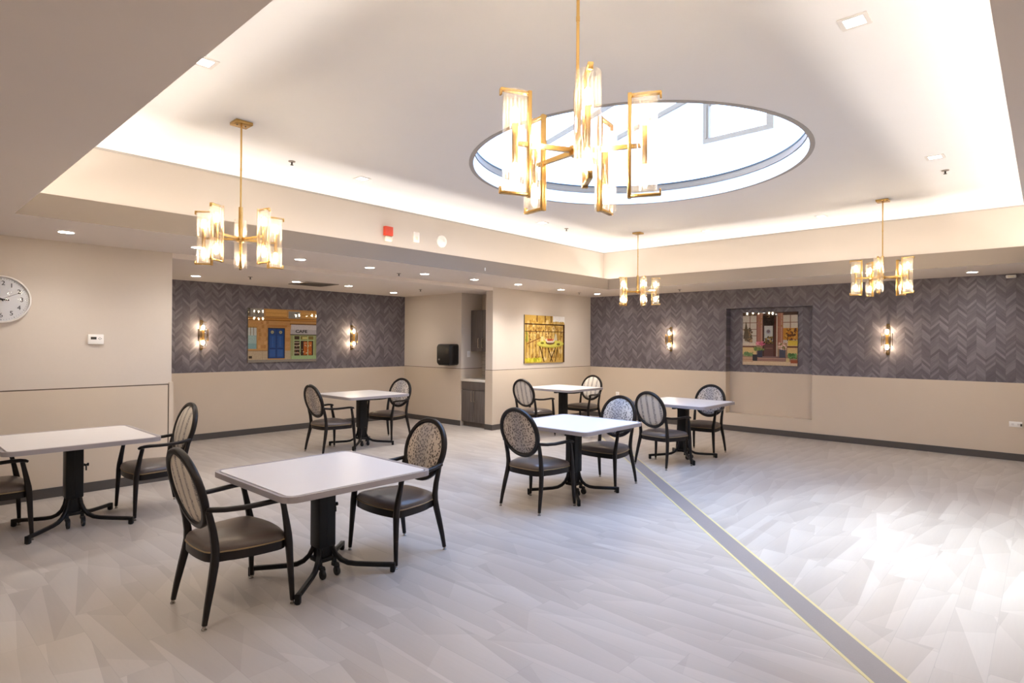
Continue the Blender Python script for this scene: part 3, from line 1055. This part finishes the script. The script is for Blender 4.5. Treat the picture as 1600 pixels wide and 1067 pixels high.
def downlight(x, y, z, lab, r=.062):
    w = (14.0 if z == ZA else 26.0) if x < 7.5 else (92.0 if y > 6.5 and x < 10 else 20.0)
    root = thing('recessed_downlight', (x, y, z))
    b = B()
    lathe(b, [(r + .014, -.001), (r + .012, -.006), (r, -.006), (r, -.001)], 28, cap=False)
    obj('trim_ring', b, 'whitemetal', root, 0.6)
    b = B(); lathe(b, [(r, -.004), (r * .6, -.006), (0.0, -.0065)], 28, cap=False)
    obj('lens', b, 'led', root, 0.9)
    beam(root, w)
    tag(root, lab, 'ceiling light', 'round recessed downlights')
for x, y, lab in (
        (1.305, 6.99, 'round downlight in the low ceiling above the plain beige wall, near the clock'),
        (2.492, 6.99, 'round downlight half hidden behind the chandelier before the alcove'),
        (3.709, 7.0, 'round downlight first past that chandelier along the low ceiling edge'),
        (4.756, 7.02, 'round downlight in the low ceiling just below the red fire alarm'),
        (5.738, 7.02, 'round downlight in the low ceiling just below the white round detector'),
        (6.767, 7.0, 'round downlight in front of the paper towel dispenser wall'),
        (7.834, 6.98, 'round downlight in front of the pier edge beside the grey cabinet'),
        (9.136, 7.02, 'round downlight above the yellow balcony picture'),
        (10.382, 7.02, 'round downlight at the room corner over the wall seam'),
        (10.30, 5.69, 'round downlight glimpsed through the smallest chandelier'),
        (10.50, .79, 'round downlight alone in the low ceiling by the white motion sensor'),
        (-.10, 4.9, ''), (-.10, 3.2, ''), (-.10, 1.5, ''), (1.3, -.75, ''), (3.0, -.75, ''), (4.75, -.75, ''), (6.5, -.75, ''), (8.2, -.75, '')):  # unlabelled ones are unseen lamps added for fill, continuing the row
    downlight(x, y, ZC, lab or 'added unseen round downlight continuing the low ceiling row for fill light')
for x, y, lab in (
        (3.368, 9.52, 'round alcove downlight by the grey wallpaper edge at the beige wall'),
        (4.766, 9.12, 'round alcove downlight beside the air vent'),
        (5.713, 9.07, 'round alcove downlight above the sconce past the cafe picture'),
        (7.06, 9.6, 'round alcove downlight deepest, over the wallpaper end')):
    downlight(x, y, ZA, lab)
def square_light(x, y, lab):
    root = thing('square_downlight', (x, y, ZT))
    b = B()
    P = rrect(.15, .15, .006, 2); Q = rrect(.10, .10, .004, 2)
    va = [b.verts.new((p[0], p[1], -.0005)) for p in P]; vb = [b.verts.new((p[0], p[1], -.006)) for p in P]
    vc = [b.verts.new((p[0], p[1], -.006)) for p in Q]; vd = [b.verts.new((p[0], p[1], -.0005)) for p in Q]
    n = len(P)
    for A, Bq in ((va, vb), (vb, vc), (vc, vd)):
        for i in range(n):
            b.faces.new((A[i], A[(i + 1) % n], Bq[(i + 1) % n], Bq[i]))
    obj('trim_frame', b, 'whitemetal', root, 0.5)
    b = B(); prism(b, Q, -.003, -.0015)
    obj('lens', b, 'led2', root, 0)
    beam(root, 2.5)
    tag(root, lab, 'ceiling light', 'square tray ceiling lights')
for x, y, lab in (
        (1.475, 4.063, 'square ceiling light right at the slanting edge of the low ceiling'),
        (3.72, 5.65, 'square ceiling light above the cream tray wall, past the ceiling sprinkler'),
        (6.89, 5.66, 'square ceiling light beyond the skylight, before the tray corner'),
        (9.10, 4.06, 'square ceiling light between the two distant chandeliers, closer to the corner one'),
        (9.10, 2.378, 'square ceiling light beside the canopy of the chandelier before the grey wall'),
        (6.92, .808, 'square ceiling light beside a small sprinkler, beyond the skylight edge'),
        (3.72, .807, 'large-looking square ceiling light close to the top picture edge')):
    square_light(x, y, lab)

# ------------------------------------------------------------------ sprinklers, vent, detectors
def sprinkler(x, y, z, lab):
    root = thing('sprinkler_head', (x, y, z))
    b = B(); lathe(b, [(.034, -.0005), (.032, -.006), (.012, -.010)], 18)
    obj('escutcheon', b, 'vent', root, 0.7)
    b = B(); lathe(b, [(.008, -.010), (.008, -.030), (.004, -.034), (.016, -.036), (.016, -.039)], 14)
    obj('deflector', b, 'ventdark', root, 0.7)
    tag(root, lab, 'sprinkler', 'ceiling sprinklers')
for x, y, z, lab in (
        (2.895, 5.646, ZT, 'ceiling sprinkler in the white tray between a chandelier and a square light'),
        (7.487, 5.654, ZT, 'ceiling sprinkler in the white tray beyond the skylight'),
        (7.52, .791, ZT, 'ceiling sprinkler in the white tray beside a square light'),
        (5.444, 7.27, ZC, 'dark sprinkler in the low ceiling between two downlights under the wall plate'),
        (9.894, 7.13, ZC, 'dark sprinkler in the low ceiling between the two corner downlights'),
        (10.478, 5.204, ZC, 'small dark sprinkler before the grey wall, near the smallest chandelier'),
        (9.937, 1.487, ZC, 'small dark sprinkler beside the chandelier before the grey wall'),
        (3.952, 8.98, ZA, 'dark sprinkler in the alcove ceiling below the hanging chandelier'),
        (6.939, 8.608, ZA, 'dark sprinkler in the alcove ceiling before the dispenser wall')):
    sprinkler(x, y, z, lab)

root = thing('air_vent', (5.15, 9.25, ZA))
b = B()
for r in ((-.30, .30, -.30, -.26), (-.30, .30, .26, .30), (-.30, -.26, -.26, .26), (.26, .30, -.26, .26)):
    bx(b, *r, -.012, -.0005)
obj('vent_frame', b, 'vent', root, 0)
b = B(); bx(b, -.26, .26, -.26, .26, -.003, -.001)
for i in range(9):
    y = -.22 + i * .055
    box(b, (0, y, -.007), (.50, .035, .002), Matrix.Rotation(.5, 3, 'X'), 0, 1)
obj('vent_grille', b, ['ventdark', 'vent'], root, 0)
tag(root, 'square air vent in the alcove ceiling above the cafe picture', 'vent')

YC = uy1
root = thing('fire_alarm', (4.755, YC, 3.11))
b = B(); box(b, (0, -.028, .028), (.13, .056, .125), None, .008); obj('alarm_housing', b, 'red', root, 0.5)
b = B(); box(b, (0.005, -.030, -.072), (.10, .056, .068), None, .012); obj('strobe_lens', b, 'lens', root, 0.6)
tag(root, 'red fire alarm strobe on the cream ceiling tray wall', 'alarm')
root = thing('wall_speaker', (5.243, YC, 3.125))
b = B(); box(b, (0, -.014, 0), (.10, .028, .145), None, .008); obj('plate', b, 'white', root, 0.5)
b = B(); box(b, (0, -.029, -.02), (.05, .004, .05), None, .001); obj('lens', b, 'lens', root, 0.5)
tag(root, 'small white rectangular plate between the red alarm and the round detector', 'wall plate')
root = thing('smoke_detector', (5.72, YC, 3.13))
RX = Matrix.Rotation(PI / 2, 4, 'X')
b = B(); lathe(b, [(.088, 0.0), (.088, .02), (.078, .034), (.0, .040)], 36, RX, cap=False); obj('detector_body', b, 'white', root, 0.6)
b = B(); lathe(b, [(.030, .036), (.030, .052), (.022, .058), (.0, .058)], 24, RX, cap=False); obj('sensing_chamber', b, 'whitemetal', root, 0.6)
tag(root, 'round white detector on the cream tray wall beside the white plate', 'detector')
root = thing('motion_sensor', (XR, .392, 2.672))
b = B(); box(b, (-.045, 0, -.030), (.09, .115, .042), None, .010); obj('sensor_body', b, 'white', root, 0.6)
b = B(); box(b, (-.088, 0, -.035), (.012, .07, .022), None, .005); obj('sensor_lens', b, 'lens', root, 0.6)
tag(root, 'small white motion sensor at the top of the grey wallpaper', 'sensor')
b = B(); box(b, (6.306, TY1 - .009, 2.75), (.018, .018, .05), None, .005)
tag(obj('sensor_probe', b, 'white', None, 0.6), 'tiny white sensor on the tray lip over the towel dispenser wall', 'sensor')

# ------------------------------------------------------------------ outlets, switch, thermostat
def outlet(name, x, y, z, w, h, lab, cat, cord=False):
    root = thing(name, (x, y, z))
    b = B(); box(b, (-.004, 0, 0), (.008, w, h), None, .003); obj('cover_plate', b, 'white', root, 0.6)
    for s in (-1, 1):
        b = B()
        off = (0, s * w * .22, 0) if w > h else (0, 0, s * h * .22)
        box(b, (-.009, off[1], off[2]), (.003, .03, .03), None, .006); 
        for q in (-1, 1):
            box(b, (-.011, off[1] + q * .006, off[2] + .003), (.001, .002, .009), None, 0, 1)
        obj('socket', b, ['whitemetal', 'gasket'], root, 0.6)
    if cord:
        b = B(); box(b, (-.018, -w * .42, -.005), (.028, .02, .034), None, .004); obj('plug', b, 'gasket', root, 0.5)
    tag(root, lab, cat)
outlet('wall_outlet', XR, .335, .522, .145, .078, 'white horizontal outlet plate low on the beige wainscot by the picture edge', 'outlet', True)
outlet('wall_outlet', XR, 6.97, .52, .08, .12, 'white outlet peeping above the blue-tinted spotted chair', 'outlet')
root = thing('light_switch', (8.13, 8.5525 + .0075, 1.41))
b = B(); box(b, (0, -.004, 0), (.08, .008, .12), None, .003); obj('switch_plate', b, 'white', root, 0.6)
b = B(); box(b, (0, -.010, 0), (.03, .006, .06), None, .002); obj('rocker', b, 'whitemetal', root, 0.6)
tag(root, 'white light switch inside the cabinet niche, under the upper cabinet', 'switch')
root = thing('thermostat', (1.704, YL, 1.653))
b = B(); box(b, (0, -.013, 0), (.145, .026, .108), None, .008); obj('housing', b, 'white', root, 0.6)
b = B(); box(b, (-.022, -.0265, .012), (.052, .003, .028), None, .001); obj('display', b, 'darkscreen', root, 0.5)
for dx, dz in ((.035, .018), (.035, .0), (.022, .008), (.048, .008)):
    b = B(); box(b, (dx, -.0265, dz), (.008, .003, .008), None, .001); obj('button', b, 'grey', root, 0.5)
tag(root, 'white thermostat on the plain beige wall', 'thermostat')

# ------------------------------------------------------------------ clock
def clock():
    root = thing('wall_clock', (.914, YL, 2.044))
    R = .236
    b = B(); lathe(b, [(R, 0), (R, .03), (R - .004, .042), (R - .014, .044), (R - .018, .036), (R - .018, .022)], 64, RX, cap=False)
    obj('rim', b, 'whitemetal', root, 0.6)
    b = B(); lathe(b, [(R - .016, .020), (0.0, .020)], 64, RX, cap=False)
    obj('dial', b, 'clockface', root, 0)
    b = B()
    for k in range(1, 13):
        a = PI / 2 - k * PI / 6
        m = Matrix.Translation((math.cos(a) * .160, -.0225, math.sin(a) * .160)) @ Matrix.Rotation(PI / 2, 4, 'X')
        text_into(b, str(k), .062, m)
    for k in range(60):
        a = k * PI / 30
        L = .012 if k % 5 == 0 else .007
        box(b, (math.cos(a) * (.203), -.0222, math.sin(a) * .203), (L, .001, .0022 if k % 5 else .004), Matrix.Rotation(-a, 3, 'Y'))
    obj('numerals', b, 'digit', root, 0)
    def hand(ang, L, w, back, y, nm):
        a = PI / 2 - math.radians(ang)
        b = B()
        box(b, (math.cos(a) * (L - back) / 2, y, math.sin(a) * (L - back) / 2), (L + back, .0012, w), Matrix.Rotation(-a, 3, 'Y'))
        if nm == 'hour_hand':
            lathe(b, [(.010, .024), (.010, .033), (0, .033)], 16, RX)
        obj(nm, b, 'digit', root, 0)
    hand(97, .062, .012, .02, -.026, 'hour_hand')
    hand(318, .13, .009, .025, -.029, 'minute_hand')
    hand(64, .15, .0022, .035, -.0315, 'second_hand')
    b = B(); lathe(b, [(R - .018, .037), (R * .5, .040), (0.0, .041)], 48, RX, cap=False)
    obj('glass_cover', b, 'roofglass', root, 0.9)
    tag(root, 'round white wall clock with black numerals, cut by the picture edge', 'clock')
clock()

# ------------------------------------------------------------------ paper towel dispenser
def dispenser():
    root = thing('paper_towel_dispenser', (XA - .0, 8.855, 1.40))
    b = B()
    w, h, d = .44, .42, .21
    P = rrect(w, h, .05, 5)
    def ring(s, x):
        return [b.verts.new((x, p[0] * s, p[1] * s)) for p in P]
    R = [ring(1.0, -.0005), ring(1.0, -d * .6), ring(.97, -d * .85), ring(.86, -d), ring(.3, -d * 1.03)]
    n = len(P)
    for A, Bq in zip(R, R[1:]):
        for i in range(n):
            b.faces.new((A[i], A[(i + 1) % n], Bq[(i + 1) % n], Bq[i]))
    b.faces.new(R[-1]); b.faces.new(list(reversed(R[0])))
    obj('dispenser_cover', b, 'disp', root, 0.7)
    b = B(); box(b, (-d * .55, 0, -.205), (d * .8, .30, .02), None, .005); obj('paper_chute', b, 'rubber', root, 0.5)
    b = B(); box(b, (-d - .004, .12, -.10), (.004, .05, .03), None, .002); obj('badge', b, 'grey', root, 0.5)
    b = B(); box(b, (-d - .003, -.12, .07), (.006, .08, .10), None, .003); obj('paper_window', b, 'darkscreen', root, 0.5)
    tag(root, 'black paper towel dispenser on the alcove side wall', 'dispenser')
dispenser()

# ------------------------------------------------------------------ cabinets in the niche
def cabinets():
    y0, y1 = 7.884, 8.548
    root = thing('base_cabinet', (0, 0, 0))
    b = B(); bx(b, 7.955, 8.49, y0, y1, .09, .878); bx(b, 8.0, 8.49, y0, y1, 0.0, .09)
    obj('carcass', b, 'wood', root, 0)
    ym = (y0 + y1) / 2
    b = B(); box(b, (7.944, ym, .795), (.02, y1 - y0 - .006, .155), None, .002); obj('drawer', b, 'wood', root, 0.4)
    for s in (-1, 1):
        b = B(); box(b, (7.944, ym + s * (y1 - y0) / 4, .405), (.02, (y1 - y0) / 2 - .006, .61), None, .002)
        d = obj('door', b, 'wood', root, 0.4)
        b = B()
        yy = ym + s * .035
        tube(b, [(7.932, yy, .495), (7.916, yy, .50), (7.912, yy, .52), (7.912, yy, .68), (7.916, yy, .70), (7.932, yy, .705)], .005, 8)
        obj('handle', b, 'nickel', d, 0.8)
    tag(root, 'grey woodgrain base cabinet under the white counter in the niche', 'cabinet')
    b = B(); bx(b, 7.915, 8.50, 7.8815, 8.5505, .882, .925, 0, .003)
    tag(obj('countertop', b, 'stone', None, 0.4), 'white countertop on the grey base cabinet', 'countertop')
    root = thing('wall_cabinet', (0, 0, 0))
    b = B(); bx(b, 8.20, 8.5095, y0, y1, 1.462, 2.283); obj('carcass', b, 'wood', root, 0)
    for s in (-1, 1):
        b = B(); box(b, (8.189, ym + s * (y1 - y0) / 4, 1.8725), (.02, (y1 - y0) / 2 - .005, .815), None, .002)
        d = obj('door', b, 'wood', root, 0.4)
        b = B()
        yy = 8.27 + s * .055
        tube(b, [(8.178, yy, 1.535), (8.162, yy, 1.54), (8.158, yy, 1.56), (8.158, yy, 1.70), (8.162, yy, 1.72), (8.178, yy, 1.725)], .0055, 8)
        obj('handle', b, 'nickel', d, 0.8)
    tag(root, 'dark grey upper cabinet hanging in the niche above the counter', 'cabinet')
cabinets()

# ------------------------------------------------------------------ wall prints: coloured ink patches on a glossy panel
class Print:
    """panel of width w, height h; local x across, z up, faces -Y; ink polygons in 0..1 coordinates"""
    def __init__(self, w, h):
        self.w, self.h = w, h
        self.bm = B()
        self.cl = self.bm.loops.layers.float_color.new('ink')
        self.k = 0
    def poly(self, col, pts):
        self.k += 1
        y = -.0205 - self.k * 2.2e-5
        f = self.bm.faces.new([self.bm.verts.new(((u - .5) * self.w, y, (v - .5) * self.h)) for u, v in pts])
        f.material_index = 1
        c = (*lin(col), 1.0)
        for l in f.loops:
            l[self.cl] = c
    def rect(self, col, u0, v0, u1, v1):
        self.poly(col, [(u0, v0), (u1, v0), (u1, v1), (u0, v1)])
    def line(self, col, u0, v0, u1, v1, t):
        dx, dy = (u1 - u0) * self.w, (v1 - v0) * self.h
        L = math.hypot(dx, dy)
        nx, ny = -dy / L * t / 2 / self.w, dx / L * t / 2 / self.h
        self.poly(col, [(u0 - nx, v0 - ny), (u1 - nx, v1 - ny), (u1 + nx, v1 + ny), (u0 + nx, v0 + ny)])
    def disc(self, col, u, v, r, n=14, sy=1.0):
        self.poly(col, [(u + r / self.w * math.cos(2 * PI * i / n), v + sy * r / self.h * math.sin(2 * PI * i / n)) for i in range(n)])
    def blobs(self, cols, u0, v0, u1, v1, n, r0, r1):
        for _ in range(n):
            r = random.uniform(r0, r1)
            ru, rv = r / self.w, r / self.h
            u = random.uniform(u0 + ru, u1 - ru) if u1 - u0 > 2 * ru else (u0 + u1) / 2
            v = random.uniform(v0 + rv, v1 - rv) if v1 - v0 > 2 * rv else (v0 + v1) / 2
            k = random.choice((5, 6, 7))
            a0 = random.random() * 6
            self.poly(random.choice(cols), [(u + ru * random.uniform(.6, 1) * math.cos(a0 + 2 * PI * i / k), v + rv * random.uniform(.6, 1) * math.sin(a0 + 2 * PI * i / k)) for i in range(k)])
    def done(self, loc, rz, lab):
        root = thing('wall_print', loc, rz)
        box(self.bm, (0, -.0105, 0), (self.w, .020, self.h), None, 0, 0)
        obj('print_panel', self.bm, ['printedge', 'ink'], root, 0)
        tag(root, lab, 'picture', 'glossy unframed wall pictures')
        return root

def print_cafe():
    p = Print(1.30, .96)
    p.rect((186, 140, 86), 0, 0, 1, 1)
    # upper storey: windows with iron railings between stone panels
    p.rect((150, 148, 142), 0, .84, .215, 1); p.rect((110, 106, 100), .10, .89, .18, .96); p.rect((70, 66, 62), .0, .86, .03, 1)
    p.rect((205, 156, 88), .24, .855, .545, .985); p.rect((158, 110, 58), .24, .845, .545, .86); p.rect((168, 120, 66), .24, .92, .545, .927)
    p.rect((150, 148, 140), .57, .83, .745, .97)
    for i in range(9):
        p.rect((86, 88, 90), .58 + i * .018, .84, .586 + i * .018, .955)
    for i in range(10):
        p.rect((90, 92, 96), .015 + i * .021, .84, .022 + i * .021, .90)
    p.rect((205, 156, 88), .765, .85, 1, .96); p.rect((150, 104, 56), .765, .90, 1, .908)
    p.rect((150, 102, 50), 0, .785, 1, .832); p.rect((206, 150, 82), 0, .80, 1, .815)
    p.rect((120, 80, 42), 0, .778, .6, .786)
    # stone blocks
    for r in range(7):
        for c in range(4):
            u = .135 + c * .038 + (r % 2) * .012
            p.rect(random.choice([(190, 144, 92), (178, 130, 80), (200, 154, 100), (170, 124, 76)]), u, .26 + r * .075, u + .036, .32 + r * .075)
    for r in range(7):
        p.rect(random.choice([(192, 146, 98), (182, 134, 86)]), .53, .26 + r * .07, .59, .315 + r * .07)
    p.rect((172, 122, 74), .27, .66, .55, .70)
    # small window with a teal blind
    p.rect((160, 124, 76), 0, .25, .125, .66)
    p.rect((186, 190, 186), .0, .47, .115, .64); p.rect((150, 176, 176), .0, .27, .115, .50); p.rect((128, 162, 164), .0, .25, .115, .35)
    for u in (.03, .07):
        p.rect((120, 104, 74), u, .5, u + .008, .66)
    # base course
    p.rect((176, 158, 132), 0, .05, .27, .215); p.rect((140, 112, 84), 0, .208, .27, .222)
    p.rect((176, 158, 132), .52, .05, .6, .215); p.rect((150, 130, 106), .195, .05, .2, .21)
    p.rect((60, 52, 46), .01, .075, .055, .12)
    # blue door
    p.rect((34, 46, 66), .272, .07, .518, .645)
    p.rect((32, 66, 122), .285, .075, .505, .625); p.rect((22, 44, 84), .392, .075, .398, .625)
    for u in (.30, .41):
        p.rect((44, 84, 146), u, .10, u + .08, .24); p.rect((40, 78, 138), u, .27, u + .08, .50); p.rect((26, 54, 104), u, .247, u + .08, .262)
        p.rect((54, 98, 160), u + .036, .29, u + .044, .48)
    for u in (.335, .455):
        p.disc((46, 62, 84), u, .565, .036); p.disc((160, 158, 120), u, .565, .028); p.disc((112, 122, 116), u, .565, .014)
    # awning and shop front
    p.rect((110, 78, 50), .59, .715, 1, .735)
    p.poly((196, 190, 190), [(.60, .54), (1, .54), (1, .715), (.61, .715)]); p.rect((176, 170, 172), .60, .53, 1, .62)
    p.rect((60, 52, 44), .595, .515, 1, .53)
    p.rect((146, 152, 108), .60, .05, 1, .515)
    p.rect((64, 52, 42), .655, .43, .735, .495); p.rect((120, 104, 60), .75, .43, .97, .495)
    p.rect((196, 188, 120), .78, .44, .87, .48)
    p.rect((52, 42, 36), .65, .12, .95, .405)
    p.rect((176, 96, 44), .80, .13, .93, .39); p.rect((192, 112, 56), .88, .29, .925, .38); p.rect((150, 76, 34), .84, .13, .85, .39)
    for v in (.16, .23, .30, .36):
        p.rect((166, 146, 128), .655, v, .735, v + .022)
    for u in (.645, .74, .86, .955):
        p.rect((164, 180, 130), u, .11, u + .014, .50)
    p.rect((164, 180, 130), .645, .405, .97, .425)
    p.rect((150, 176, 126), .62, .05, 1, .115)
    p.blobs([(220, 214, 180), (90, 70, 50), (200, 120, 70)], .66, .14, .94, .38, 30, .006, .014)
    p.rect((134, 128, 120), 0, 0, 1, .05)
    root = p.done((5.172, YB, 1.743), 0, 'glossy picture of a blue door and cafe shop front on grey wallpaper')
    b = B()
    text_into(b, 'CAFE', .074, Matrix.Translation(((.765 - .5) * 1.30, -.0252, (.585 - .5) * .96)) @ Matrix.Rotation(PI / 2, 4, 'X') @ Matrix.Scale(1.35, 4, (1, 0, 0)), .0004, bold=.003)
    obj('lettering', b, 'digit', root, 0)
print_cafe()

def print_balcony():
    p = Print(1.30, .97)
    p.rect((196, 158, 78), 0, 0, 1, 1)
    p.blobs([(214, 178, 104), (182, 142, 64), (204, 168, 92), (170, 128, 56), (220, 190, 124)], 0, 0, 1, 1, 130, .03, .09)
    p.rect((250, 246, 242), .69, .855, 1, 1); p.blobs([(212, 178, 110), (196, 160, 90)], .66, .80, 1, .90, 20, .02, .05)
    for u in (.28, .48, .63):
        p.rect((110, 74, 34), u, .86, u + .025, 1)
    p.blobs([(150, 106, 46), (120, 84, 40)], .05, .45, .95, .78, 50, .012, .03)
    p.blobs([(150, 156, 60), (120, 130, 50)], .0, .42, .1, .7, 14, .02, .05)
    dark = (66, 42, 24)
    p.rect(dark, 0, .80, 1, .825); p.rect((84, 58, 34), 0, .655, 1, .67)
    for i in range(13):
        u = .03 + i * .078
        p.rect(dark if i % 2 else (92, 60, 32), u, .1, u + .011, .66 if i % 3 else .8)
    for i in range(9):
        u = .10 + i * .1
        p.disc((100, 68, 36), u, .735, .022); p.disc((200, 160, 84), u, .735, .013)
    p.rect((72, 44, 24), .955, 0, 1, .8)
    p.line((130, 84, 40), .05, .40, .42, .55, .02)
    p.blobs([(196, 186, 44), (168, 164, 36), (214, 200, 70)], 0, 0, .42, .13, 50, .02, .06)
    # round yellow table with crossed legs, bowl and glasses
    for u0, u1 in ((.36, .47), (.77, .62), (.55, .68), (.82, .75)):
        p.line((72, 50, 24), u0, .36, u1, .02, .026)
    p.disc((170, 158, 60), .63, .395, .44, 30, .17); p.disc((198, 190, 84), .63, .412, .44, 30, .155)
    p.disc((120, 110, 40), .42, .42, .055, 14, .4); p.disc((110, 96, 44), .83, .395, .06, 14, .4)
    p.disc((110, 82, 50), .62, .43, .15, 20, .3)
    p.poly((206, 190, 168), [(.48, .50), (.76, .50), (.70, .43), (.54, .43)])
    p.blobs([(192, 92, 60), (206, 120, 76), (170, 70, 50)], .52, .45, .72, .53, 22, .012, .03)
    p.poly((190, 180, 150), [(.72, .48), (.80, .48), (.775, .62), (.745, .62)])
    p.poly((204, 196, 130), [(.39, .46), (.45, .46), (.46, .56), (.38, .56)])
    p.done((9.468, YL, 1.717), 0, 'glossy yellow picture of a balcony table by an iron railing')
print_balcony()

def print_doorway():
    p = Print(.985, .985)
    p.rect((150, 120, 98), 0, 0, 1, 1)
    p.rect((58, 40, 34), 0, .94, 1, 1)
    # shop windows on both sides
    for u0, u1 in ((.0, .26), (.73, 1.0)):
        p.rect((190, 180, 164), u0, .42, u1, .94)
        for k in range(3):
            p.rect((120, 84, 72), u0, .55 + k * .125, u1, .562 + k * .125)
        um = (u0 + u1) / 2
        p.rect((120, 84, 72), um, .42, um + .014, .94)
    p.rect((182, 126, 54), .74, .48, 1, .70); p.blobs([(176, 116, 44), (120, 80, 40), (196, 150, 70), (90, 60, 40)], .76, .46, 1, .72, 46, .015, .04)
    p.blobs([(90, 70, 50), (120, 96, 66), (66, 58, 44), (150, 120, 84)], .0, .42, .20, .72, 50, .015, .04)
    p.poly((74, 62, 46), [(.01, .5), (.13, .5), (.06, .84)])
    # pillars
    for u0, u1 in ((.26, .385), (.64, .745)):
        p.rect((154, 104, 88), u0, .38, u1, .98); p.rect((126, 78, 66), u0, .38, u0 + .018, .98); p.rect((176, 138, 116), u1 - .04, .38, u1 - .02, .98)
        p.blobs([(150, 110, 70), (172, 132, 96)], u0, .7, u1, .95, 10, .01, .02)
    # open doorway
    p.rect((52, 34, 32), .375, .10, .64, .95)
    p.rect((32, 22, 22), .385, .76, .60, .93)
    p.rect((176, 176, 172), .405, .45, .56, .745); p.disc((150, 150, 160), .48, .63, .045); p.disc((104, 90, 96), .48, .64, .03)
    p.blobs([(110, 90, 50), (80, 66, 48), (160, 130, 70), (60, 46, 40)], .40, .40, .575, .56, 36, .012, .03)
    p.rect((90, 62, 60), .40, .14, .575, .40); p.rect((120, 84, 80), .43, .31, .56, .33)
    p.rect((82, 44, 38), .585, .13, .63, .90); p.rect((196, 184, 164), .625, .17, .645, .93)
    # sills and panels
    for u0, u1 in ((0, .26), (.82, 1)):
        p.rect((206, 190, 168), u0, .36, u1, .42); p.rect((96, 56, 40), u0, .335, u1, .365); p.rect((206, 176, 120), u0, .20, u1, .335)
    p.rect((200, 172, 70), .83, .37, 1, .47)
    # steps and pavement
    p.rect((120, 94, 92), .30, .12, .80, .17); p.rect((150, 116, 106), .27, .08, .82, .125); p.rect((178, 140, 124), .30, .125, .79, .14)
    p.rect((206, 182, 152), 0, 0, 1, .075); p.rect((186, 150, 122), .0, .06, .20, .15); p.rect((150, 110, 90), 0, .10, .19, .108)
    # flower tubs
    p.blobs([(110, 140, 84), (86, 116, 66), (140, 160, 100)], 0, .15, .22, .26, 36, .015, .04)
    p.blobs([(110, 150, 90), (90, 130, 80), (70, 104, 60)], .82, .12, 1, .25, 36, .015, .04)
    p.rect((48, 52, 70), .28, .15, .375, .30); p.rect((40, 42, 52), .19, .08, .28, .20)
    p.blobs([(90, 116, 60), (120, 136, 70)], .2, .26, .42, .36, 30, .012, .03)
    p.blobs([(206, 110, 128), (222, 140, 150), (186, 84, 110)], .24, .36, .44, .46, 46, .010, .026)
    p.rect((70, 76, 92), .68, .15, .79, .30)
    p.blobs([(226, 200, 190), (200, 160, 140), (120, 110, 70), (216, 180, 170)], .65, .28, .82, .45, 56, .010, .026)
    p.rect((200, 176, 130), .80, .07, .86, .14); p.rect((150, 84, 60), .88, .05, 1, .11)
    p.done((XR + .2, 3.818, 1.747), math.radians(-90), 'glossy picture of a flower-decked doorway hanging in the shallow wall niche')
print_doorway()
